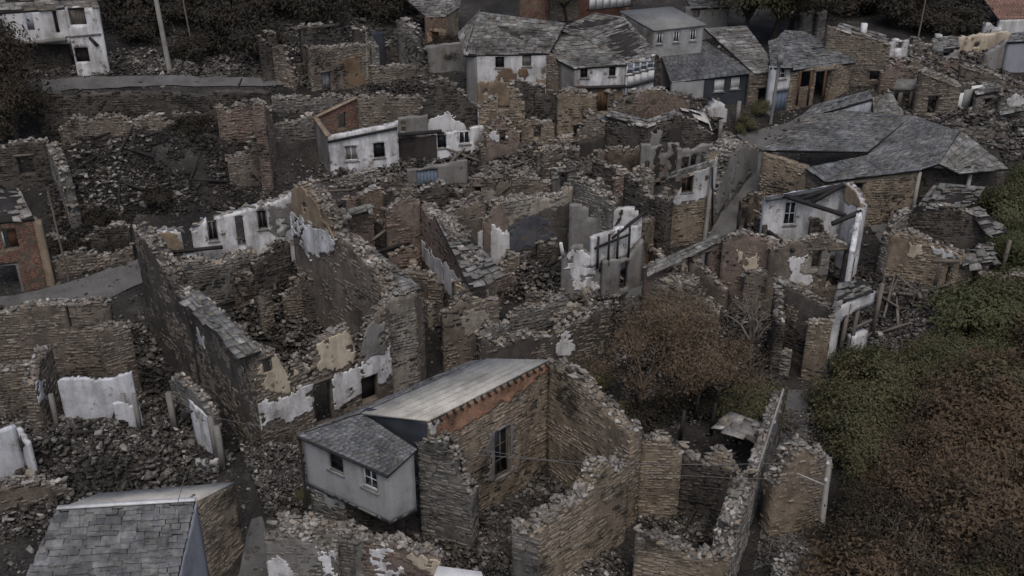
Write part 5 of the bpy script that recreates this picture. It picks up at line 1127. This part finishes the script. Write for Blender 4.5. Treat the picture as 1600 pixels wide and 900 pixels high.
roof(t, Q2(1500, 272, 350), Q2(1576, 264, 342), Q2(1502, 204, 286), Q2(1467, 256, 346), 'slate_rough', name='porch_roof', **SR)
wall(t, [(1191, 238, 315), (1262, 262, 338)], .5, 'stone', 'ochre', rag=0, cap=False)
w = wall(t, [(1294, 286, 358), (1434, 268, 349)], .5, 'stone', 'ochre', rag=0, cap=False, holes=[(1330, 286, 1346, 310)])
wall(t, [(1262, 264, 338), (1294, 286, 358)], .5, 'stone', 'brown', rag=0, cap=False)
wall(t, [(1440, 266, 332), (1572, 268, 328)], .4, 'stone', 'dark', rag=0, cap=False)
for x, y, b_ in ((1516, 272, 340), (1437, 268, 348)): p = Q2(x, y, b_); beam(t, p, p-(0, 0, 3.6), .22, .22, 'pole_grey', 'post')
t = R('slate shed with blue-grey plank front standing behind the broad slate roof', 1320, 190, 'shed', 'shed')
roof(t, Q2(1248, 187, 226), Q2(1364, 154, 204), Q2(1358, 141, 190), Q2(1270, 164, 202), 'slate', **BR)
w = wall(t, [(1292, 175, 216), (1362, 156, 203)], .3, 'render', 'bluegrey', rag=0, cap=False)
for k in range(7): panel(w, (1302+k*8, 174-k*2.2, 1309.4+k*8, 198-k*1.8), 'bluegrey', .04, .0, 'plank')
wall(t, [(1250, 187, 226), (1292, 175, 216)], .3, 'stone', 'grey', rag=0, cap=False)
roof(t, Q2(1366, 186, 212), Q2(1414, 180, 206), Q2(1394, 146, 184), Q2(1362, 152, 190), 'slate_rough', name='side_roof', **SR)
t = R('burnt dark stone house with white chimney left of the upper right ruins', 1340, 120)
wall(t, [(1294, 42, 132), (1345, 58), (1392, 70, 136)], .5, 'stone', 'brown', rag=.05, both=True, holes=[(1360, 111, 1373, 126)], cap=False)
roof(t, Q2(1305, 45, 132), Q2(1390, 70, 135), Q2(1384, 54, 118), Q2(1312, 35, 116), 'rubble_pale', row=.35, wr=(.4, .9), jit=.15, miss=.15)
p = Q2(1348, 55, 124); add('chimney', boxv(p-(0, 0, .2), p+(0, 0, .9), .4, .35), BOXF, 'paint_white', t)
w = wall(t, [(1391, 64, 122), (1404, 60), (1421, 62, 120)], .4, 'render', 'white', rag=.2, cap=False, holes=[(1401, 66, 1410, 76)], bot=[(1391, 92), (1421, 90)])
wall(t, [(1391, 94, 126), (1421, 92, 124)], .4, 'stone', 'dark', rag=.15)
wall(t, [(1255, 22, 62), (1272, 20, 60)], .5, 'stone', 'grey', rag=.3); wall(t, [(1280, 20, 62), (1292, 22, 60)], .5, 'stone', 'grey', rag=.3)
t = R('fallen pale roof slab across broken posts in the upper right ruins', 1410, 160)
roof(t, Q2(1396, 137, 178), Q2(1446, 138, 176), Q2(1450, 124, 164), Q2(1402, 123, 166), 'concrete', base_only=True, th=.35, name='roof_slab')
for x in (1402, 1420, 1436): p = at(x, 174, 0); beam(t, p, p+(0, 0, 1.9), .3, .25, 'wood_grey', 'post')
wall(t, [(1396, 148, 172), (1442, 145, 170)], .4, 'stone', 'dark', rag=.3)
wall(t, [(1380, 105, 150), (1400, 98), (1425, 108, 148)], .5, 'stone', 'reddish', rag=.35)
t = R('brown gabled ruin with two white boards on its front, upper right', 1480, 170)
wall(t, [(1440, 112, 188), (1470, 120), (1502, 138, 184)], .5, 'stone', 'brown', rag=.08, both=True, holes=[(1452, 150, 1462, 178)])
w = wall(t, [(1484, 140, 184), (1534, 128, 174)], .4, 'stone', 'dark', rag=.15)
panel(w, (1484, 147, 1503, 178), 'paint_white', .08, .04, 'board'); panel(w, (1518, 134, 1528, 168), 'paint_white', .08, .04, 'board'); panel(w, (1506, 140, 1516, 172), 'metal_grey', .08, .04, 'board')
wall(t, [(1502, 102, 158), (1530, 108), (1566, 124, 166)], .5, 'stone', 'brown', rag=.12)
roof(t, Q2(1440, 114, 188), Q2(1502, 139, 184), Q2(1496, 126, 170), Q2(1444, 104, 172), 'rubble_pale', row=.3, wr=(.3, .9), jit=.15, name='roof_edge')
roof(t, Q2(1504, 104, 158), Q2(1566, 124, 165), Q2(1556, 114, 152), Q2(1508, 97, 148), 'rubble_pale', row=.3, wr=(.3, .9), jit=.15, name='roof_edge')
wall(t, [(1535, 130, 172), (1560, 150, 182)], .5, 'stone', 'reddish', rag=.3)
for x, y in ((1545, 176), (1552, 182)): p = at(x, y, 0); beam(t, p, p+(.2, 0, 2.2), .2, .2, 'wood_grey', 'post')
t = R('cream rough-rendered long wall of a ruin at the upper right', 1540, 80)
wall(t, [(1500, 58, 92), (1540, 52), (1580, 50, 86)], .4, 'render', 'cream', rag=.15, cap=False, holes=[(1522, 68, 1530, 74)])
wall(t, [(1540, 36, 66), (1568, 34, 64)], .4, 'render', 'whitegrey', rag=.15, cap=False)
wall(t, [(1440, 84, 112), (1500, 80, 108)], .4, 'render', 'greyplaster', rag=.35, cap=False)
t = R('grey gabled house with a blue-white side wall at the right edge', 1580, 105, 'house', 'house')
wall(t, [(1542, 84, 114), (1576, 62, 110)], .4, 'render', 'greyplaster', rag=0, cap=False)
wall(t, [(1576, 66, 112), (1640, 62, 112)], .4, 'render', 'bluegrey', rag=0, cap=False)
roof(t, Q2(1574, 66, 113), Q2(1642, 62, 113), Q2(1630, 46, 96), Q2(1580, 52, 98), 'slate', **SR)
t = R('house with a faded orange tiled roof in the top right corner', 1575, 40, 'house', 'house')
roof(t, Q2(1560, 30, 62), Q2(1640, 28, 60), Q2(1630, -12, 26), Q2(1532, -8, 30), 'roof_tile', row=.4, wr=(.25, .35), lift=.05)
wall(t, [(1562, 31, 62), (1640, 29, 60)], .4, 'render', 'whitegrey', rag=0, cap=False)
t = R('long pale concrete kerb wall at the right edge below the ruins', 1580, 210, 'yard_wall', 'wall')
wall(t, [(1538, 198, 206), (1620, 188, 200)], 1.2, 'render', 'white', rag=.05, cap=False)
t = base_thing('utility_pole', 'thin dark pole between the upper right ruins', 'pole', 1428, 90)
p = at(1428, 92, 0); V, F = tubes([(p-(0, 0, .4), p+(.1, 0, 5.0), .08, .05)], 7); add('shaft', V, F, 'wood_grey', t)

t = R('packed broken house walls at the right edge above the pale kerb wall', 1575, 160)
wall(t, [(1560, 122, 172), (1580, 112), (1610, 118, 168)], .5, 'stone', 'brown', rag=.25, both=True)
wall(t, [(1566, 150, 196), (1590, 140), (1620, 150, 192)], .5, 'stone', 'grey', rag=.25, both=True, plas=[('whitegrey', [(1575, 150), (1600, 145), (1602, 175), (1578, 178)])])
roof(t, over(1560, 178, 204), over(1604, 172, 202), over(1598, 150, 180), over(1568, 156, 184), 'slate_rough', row=.3, wr=(.3, .9), jit=.15, nrm_jit=.06, name='sagging_roof')
t = R('jumble of low pale house walls between the two upper right ruins', 1470, 90)
wall(t, [(1428, 62, 104), (1450, 52), (1466, 60, 100)], .5, 'stone', 'grey', rag=.25, both=True)
wall(t, [(1466, 48, 88), (1495, 46, 86)], .4, 'render', 'whitegrey', rag=.3, cap=False, holes=[(1476, 56, 482, 66)] if 0 else [])
wall(t, [(1424, 98, 140), (1440, 92), (1462, 100, 136)], .5, 'stone', 'brown', rag=.3, both=True)
wall(t, [(1470, 96, 130), (1500, 90, 126)], .5, 'stone', 'reddish', rag=.3)
roof(t, over(1455, 80, 112), over(1500, 74, 108), over(1492, 58, 92), over(1462, 62, 96), 'slate_rough', row=.3, wr=(.3, .9), jit=.15, nrm_jit=.06, name='sagging_roof')
t = R('small half-ruined slate cottage with a grey front among the upper right ruins', 1545, 165)
wall(t, [(1528, 148, 186), (1566, 141, 180)], .4, 'render', 'mudgrey', rag=.05, cap=False, holes=[(1540, 154, 1548, 166)])
roof(t, over(1524, 149, 188), over(1570, 140, 181), over(1560, 124, 162), over(1520, 131, 168), 'slate_rough', row=.3, wr=(.3, .8), jit=.1, nrm_jit=.04, miss=.08)
t = R('low roofed shell with pale front left of the cream ruin wall', 1485, 75)
wall(t, [(1462, 74, 106), (1496, 70, 102)], .4, 'render', 'whitegrey', rag=.03, cap=False, holes=[(1474, 82, 1481, 92)])
roof(t, over(1458, 75, 107), over(1500, 70, 103), over(1494, 56, 86), over(1456, 60, 90), 'slate_rough', row=.3, wr=(.3, .8), jit=.1, nrm_jit=.04, miss=.05)
t = R('terraced low stone walls stepping up the burnt bank below the upper road', 200, 190, 'stone_wall', 'wall')
wall(t, [(60, 182, 200), (150, 172), (255, 168, 188)], .5, 'stone', 'brown', rag=.2)
wall(t, [(90, 215, 236), (180, 202), (262, 206, 226)], .5, 'stone', 'dark', rag=.25)
wall(t, [(110, 262, 285), (190, 255), (240, 262, 284)], .5, 'stone', 'dark', rag=.3)

# ================================================================== wires
def wire(label, a, b, sag=.5):
    a, b = np.array(a), np.array(b); t_ = np.linspace(0, 1, 13); P = a[None]*(1-t_[:, None])+b[None]*t_[:, None]; P[:, 2] -= sag*4*t_*(1-t_)
    V, F = tubes([(P[i], P[i+1], .014, .014) for i in range(12)], 5); o = add('overhead_wire', V, F, 'wire', None); o['label'] = label; o['category'] = 'wire'; o['group'] = 'overhead wires'
pole_top = at(1296, 716, 4.6)
wire('upper thin wire running left from the leaning pole over the roofless room', pole_top+(0, 0, -.15), at(690, 705, 5.6), .4)
wire('lower thin wire running left from the leaning pole over the roofless room', pole_top+(0, 0, -1.1), at(740, 700, 5.0), .5)
wire('wire crossing the slate house at the bottom left diagonally', at(290, 740, 5.5), at(225, 960, 5.2), .1)
wire('wire hanging across the white street front of the large burnt house', at(330, 650, 4.), at(490, 668, 4.6), .25)

# ================================================================== debris
HILL = [(60, 160), (420, 160), (430, 330), (210, 345), (200, 420), (90, 430)]
rubble('grey ash and broken stone covering the burnt hillside at left', HILL, 40000, .04, .32, 'rubble_dark', pile=.2, clump=.3)
VX = [tuple(at(x, y)) for x, y in ((-220, 60), (560, 20), (1250, 60), (1720, 60), (1720, 260), (1380, 430), (1330, 600), (1200, 700), (1180, 1010), (-220, 1010))]
rubble('small stones, char and broken slate littering the whole burnt village', VX, 72000, .04, .24, 'rubble', pile=.12, clump=.42)
rubble('pale broken slabs scattered on the burnt hillside at left', [(100, 200), (330, 180), (340, 320), (130, 350)], 4000, .05, .36, 'rubble_pale', pile=.25, clump=.45)
rubble('rubble and ash heaped inside the large burnt house left of centre', [(260, 420), (470, 360), (600, 500), (420, 600)], 12750, 0.051, 0.367, pile=.6)
rubble('debris filling the brick-lined rooms in the village centre', [(600, 350), (760, 330), (780, 500), (690, 530)], 8500, 0.051, 0.306, pile=.5)
rubble('rubble between the plastered ruin wall and the white panels', [(760, 360), (890, 340), (1000, 420), (960, 480), (790, 480)], 10625, 0.051, 0.337, pile=.6)
rubble('broken stone around the white room ruin and left rubble yard', [(-20, 540), (220, 500), (370, 740), (300, 770), (-20, 860)], 23375, 0.0408, 0.337, pile=.5)
rubble('stones in the lane between the slate house and metal-roofed house', [(370, 700), (500, 720), (520, 800), (640, 830), (420, 830)], 8500, 0.0408, 0.245, pile=.4)
rubble('charred debris inside the roofless stone house half', [(740, 700), (860, 640), (980, 700), (860, 850), (740, 880)], 9562, 0.0357, 0.276, pile=.3)
rubble('charred debris on the floor of the roofless end room', [(1000, 740), (1150, 720), (1140, 850), (1000, 850)], 7437, 0.0357, 0.245, pile=.3)
rubble('fallen stones by the peeling ruin at the bottom edge', [(560, 830), (960, 850), (1000, 960), (560, 940)], 8500, 0.0357, 0.276, pile=.4)
rubble('stones strewn below the white ruin and ochre ruin', [(500, 280), (760, 220), (960, 210), (960, 290), (700, 310)], 12750, 0.0612, 0.367, pile=.5)
rubble('pale rubble around the upper centre brown ruin', [(940, 190), (1120, 160), (1130, 250), (1000, 300), (930, 270)], 8500, 0.0612, 0.367, 'rubble', pile=.5)
rubble('rubble among the upper right burnt houses', [(1380, 90), (1560, 90), (1610, 250), (1480, 200), (1380, 175)], 14875, 0.0714, 0.49, pile=.5)
rubble('stones along the top left road and ruins', [(0, 100), (560, 90), (700, 140), (560, 160), (20, 118)], 10625, 0.0612, 0.337, pile=.3)
rubble('rubble behind the blackened corner ruin and hut', [(1330, 420), (1500, 430), (1480, 520), (1360, 590), (1300, 590)], 9562, 0.0408, 0.306, 'rubble', pile=.4)
rubble('debris inside the white-walled ruin and corner ruin', [(1170, 330), (1330, 330), (1330, 470), (1210, 540), (1150, 440)], 8500, 0.051, 0.306, pile=.4)
rubble('stone chips in the dark alley right of the end room', [(1180, 900), (1215, 640), (1270, 640), (1300, 900)], 5312, 0.0306, 0.184, pile=.2)
rubble('pale stone heap at the bottom edge right of the end room', [(1185, 960), (1215, 895), (1250, 878), (1300, 885), (1335, 960)], 7437, 0.0408, 0.276, 'rubble_pale', pile=.7)
rubble('bare stones under the brown tree', [(930, 480), (1200, 440), (1220, 640), (1000, 680)], 9562, 0.0408, 0.276, pile=.3)
rubble('stones at the foot of the dark hillside along the top', [(300, 20), (700, 10), (700, 70), (420, 60)], 5312, 0.0612, 0.306, pile=.3)
rubble('stones and slates on the bare bank behind the open gabled porch', [(1470, 190), (1600, 190), (1620, 270), (1560, 262)], 2500, .06, .4, pile=.2, clump=.35)
beams('charred beam lying in the rubble of the large burnt house', 'charred beams in the large burnt house', [(300, 440), (470, 380), (570, 490), (420, 570)], 20)
beams('charred beam lying on the burnt hillside at left', 'charred beams on the burnt hillside', [(100, 180), (400, 170), (400, 310), (120, 340)], 23, (1.5, 3.))
beams('charred beam fallen among the centre rubble behind white panels', 'charred beams in the village centre', [(780, 370), (980, 390), (950, 470), (800, 470)], 17)
beams('blackened pole leaning inside the roofless stone house half', 'charred beams in the roofless stone house half', [(760, 700), (860, 650), (940, 720), (850, 800)], 8, (2, 4), hgt=.5)
beams('blackened beam lying in the roofless end room', 'charred beams in the end room', [(1010, 750), (1140, 730), (1120, 830), (1020, 830)], 10, (2, 4), hgt=1.)
beams('charred beam lying around the white room ruin at left', 'charred beams at the left ruin', [(60, 640), (200, 620), (330, 720), (100, 740)], 15)
beams('charred beam among the upper right burnt houses', 'charred beams in the upper right', [(1400, 120), (1550, 120), (1580, 190), (1440, 180)], 15)
beams('charred timber dropped inside the brick-lined centre rooms', 'charred beams in the brick-lined rooms', [(610, 370), (740, 360), (740, 480), (690, 500)], 11)
beams('grey timber dropped on the stones below the white ruin', 'timbers below the white ruin', [(600, 290), (900, 230), (930, 270), (700, 310)], 13, mat='wood_grey')
beams('broken timber by the caved-in hut', 'timbers near the hut', [(1340, 450), (1470, 450), (1420, 520), (1350, 560)], 11, mat='wood_grey')

# ================================================================== trees and shrubs
for k in range(4):
    plant_mesh('green%d' % k, 11+k, 1.7, 1.1, 'leaf_green', 8500, .062, .17, 10, 2, r0=.05)
    plant_mesh('rust%d' % k, 31+k, 1.8, 1.0, 'leaf_rust', 6500, .062, .17, 10, 2, r0=.05)
    plant_mesh('olive%d' % k, 51+k, 1.6, 1.1, 'leaf_olive', 7500, .062, .17, 10, 2, r0=.05)
    plant_mesh('dark%d' % k, 61+k, 1.8, 1.0, 'leaf_dark', 6500, .062, .17, 10, 2, r0=.05)
    plant_mesh('burnt%d' % k, 161+k, 1.8, 1.0, 'leaf_burnt', 3000, .1, .2, 9, 2, r0=.05)
    plant_mesh('stalk%d' % k, 41+k, 1.9, .8, 'leaf_rust', 350, .06, .2, 6, 3, r0=.045, bark='twig_pale', wood_sides=4)
for k in range(2):
    plant_mesh('browntree%d' % k, 71+k, 3.6, 1.0, 'leaf_brown', 5000, .07, .22, 7, 4, 1.0, .16, 'twig', .55)
    plant_mesh('bare%d' % k, 81+k, 3.2, .9, 'leaf_brown', 3600, .065, .25, 7, 4, 1.0, .14, 'twig', .6)
    plant_mesh('leafless%d' % k, 83+k, 3.0, .8, 'leaf_brown', 500, .06, .25, 7, 4, 1.0, .14, 'twig_pale', .7)
    plant_mesh('olivetree%d' % k, 91+k, 3.6, .9, 'leaf_olive', 12000, .13, .45, 6, 4, 1.6, .2, 'bark', .6)
    plant_mesh('darktree%d' % k, 95+k, 3.6, .8, 'leaf_dark', 9000, .13, .45, 6, 4, 1.6, .2, 'bark_pale', .6)
rr = random.Random(5)
def shrubs(kind, spots, label, group, s=(1., 1.5), name='shrub', cat='shrub'):
    for i, (x, y) in enumerate(spots):
        plant('%s%d' % (kind, i % 4), name, label, cat, x, y, rr.uniform(*s), rr.uniform(.8, 1.2), rr.uniform(0, 6.28), group)
shrubs('green', [(1590, 340), (1560, 360), (1600, 390), (1575, 410), (1610, 300)], 'bright green leafy bush at the right edge beside the caved-in hut', 'green bushes beside the hut', (1.3, 1.7))
# the overgrown slope: kinds thin out and change downhill
SL = [(1235, 600), (1290, 600), (1400, 590), (1470, 530), (1530, 470), (1590, 430), (1640, 430), (1680, 980), (1310, 980), (1330, 820), (1320, 760), (1300, 690)]
SLOPE = {}
row = 440
while row < 990:
    step_ = 46+(row-440)*.035
    x = 1230+rr.uniform(0, step_)
    while x < 1670:
        px_, py_ = x+rr.uniform(-9, 9), row+rr.uniform(-9, 9)
        if inpoly(np.array(px_), np.array(py_), SL):
            w_ = vnoise(np.array(px_/70.), np.array(py_/60.), 21)*150-75
            y_ = py_+float(w_)
            pr = (('green', .7), ('olive', .9), ('rust', 1)) if y_ < 550 else (('green', .35), ('olive', .75), ('rust', .95), ('stalk', 1)) if y_ < 650 else (('olive', .14), ('rust', .84), ('stalk', 1)) if y_ < 770 else (('olive', .08), ('rust', .48), ('dark', .8), ('stalk', 1))
            u_ = rr.random(); SLOPE.setdefault(next(k for k, v in pr if u_ < v), []).append((px_, py_))
        x += step_
    row += step_*.66
LOOK = {'green': 'green bramble bush', 'olive': 'olive bramble bush', 'rust': 'rust-brown scorched bush', 'dark': 'blackish scorched bush', 'stalk': 'almost leafless pale-stalked bush'}
SIZE = {'green': (1.1, 2.3), 'olive': (1., 2.3), 'rust': (1., 2.3), 'dark': (1., 1.9), 'stalk': (1.1, 1.7)}
def zone(x, y):
    if y < 520: return 'below the caved-in hut'
    if y < 640 and x < 1420: return 'downhill of the blackened corner ruin'
    if x < 1345: return 'close to the leaning pole'
    if x > 1530: return 'by the right edge of the picture, %s' % ('upper slope' if y < 690 else 'lower slope')
    return 'in the %s of the overgrown slope' % ('upper middle' if y < 690 else 'lower middle' if y < 820 else 'very bottom')
for k_ in LOOK:
    by = {}
    for p_ in SLOPE.get(k_, []): by.setdefault(zone(*p_), []).append(p_)
    for z_ in by: shrubs(k_, by[z_], LOOK[k_]+' '+z_, LOOK[k_]+'es '+z_, SIZE[k_])
for i, (k, x, y, s, lab) in enumerate((('browntree0', 1000, 640, 1.1, 'brown-leaved scorched tree on the left of the central group beside the roofless house'), ('bare1', 1090, 655, 1.2, 'thin brown scorched tree in the middle of the central group'),
        ('bare0', 1140, 640, .95, 'nearly bare scorched tree on the right of the central group'), ('leafless0', 1170, 565, 1.0, 'leafless pale-twigged tree under the gabled roofless house'), ('browntree1', 1045, 585, 1.1, 'brown scorched tree at the back of the central group'), ('olivetree0', 1175, 690, .55, 'olive-leaved small tree against the lane wall'))):
    plant(k, 'scorched_tree', lab, 'tree', x, y, s, 1., i*1.3, 'scorched trees in the middle', wood='trunk')
shrubs('olive', [(478, 806), (528, 818), (506, 796), (555, 824)], 'low olive weed clump at the foot of the grey rendered house', 'weeds below the grey house', (.35, .5))
shrubs('olive', [(930, 600), (960, 660)], 'olive bush beside the stone corner left of the scorched trees', 'olive bushes by the scorched trees', (.7, .9))
shrubs('burnt', [(1010, 660), (1060, 640), (1110, 650), (1080, 600)], 'blackened undergrowth bush beneath the scorched trees', 'undergrowth of the scorched trees', (.7, 1.))
shrubs('burnt', [(220, 60), (200, 40), (190, 15), (230, 20)], 'dark burnt bush between the white shell and the tall grey pole', 'burnt bushes between the white shell and the tall grey pole', (1.4, 2.2))
shrubs('burnt', [(380, 30), (330, 30), (340, 60), (400, 90), (310, 90), (360, 15), (280, 40), (270, 8)], 'dark burnt bush right of the tall grey pole on the hillside', 'burnt bushes right of the tall grey pole on the hillside', (1.4, 2.2))
shrubs('burnt', [(500, 30), (440, 20), (480, 15), (540, 10)], 'dark burnt bush behind the roofless house with the pale door', 'burnt bushes behind the roofless house with the pale door', (1.4, 2.2))
shrubs('burnt', [(560, 22), (600, 30), (620, 5), (660, 20)], 'dark burnt bush behind the black-stained tower fragment', 'burnt bushes behind the black-stained tower fragment', (1.4, 2.2))
shrubs('burnt', [(1260, 25), (1310, 20), (1370, 20), (1340, 5)], 'dark burnt bush behind the burnt house with the white chimney', 'burnt bushes behind the burnt house with the white chimney', (1.4, 2.2))
shrubs('burnt', [(1420, 15), (1470, 25), (1400, 40), (1450, 50), (1500, 20), (1490, 48)], 'dark burnt bush behind the jumble of low walls, upper right', 'burnt bushes behind the jumble of low walls, upper right', (1.4, 2.2))
for i, (x, y, s) in enumerate(((1165, 68, 1.2), (1205, 66, 1.35), (1235, 50, 1.1))): plant('olivetree%d' % (i % 2), 'tree', ('leftmost of the three olive trees behind the slate roofs', 'middle and tallest of the three olive trees behind slate roofs', 'rightmost of the three olive trees behind the slate roofs')[i], 'tree', x, y, s, 1., i*2., 'olive trees behind the slate roofs', wood='trunk')
plant('olivetree1', 'tree', 'leafy tree in front of the brick building at the top edge', 'tree', 885, 34, .75, 1., .4, wood='trunk')
for i, (x, y, s, lab) in enumerate(((-12, 225, 1.35, 'dark burnt tree with mottled trunk at the left edge below the white shell'), (35, 238, .95, 'dark burnt tree just right of the mottled trunk tree at left'))): plant('darktree%d' % i, 'burnt_tree', lab, 'tree', x, y, s, 1.1, i*2.2, wood='trunk')
shrubs('olive', [(1190, 180), (1165, 205)], 'small olive bush beside the lane under the lamp pole', 'small bushes by the upper lane', (.7, .9))
shrubs('burnt', [(130, 225), (300, 225), (390, 260), (250, 330), (160, 360), (320, 200), (210, 190), (120, 400), (190, 395)], 'small scorched scrub bush on the burnt bank below the upper road', 'scrub on the burnt bank', (.5, .9))
shrubs('dark', [(700, 105), (690, 85)], 'dark garden bush below the brick-fronted house', 'garden bushes', (.9, 1.1))
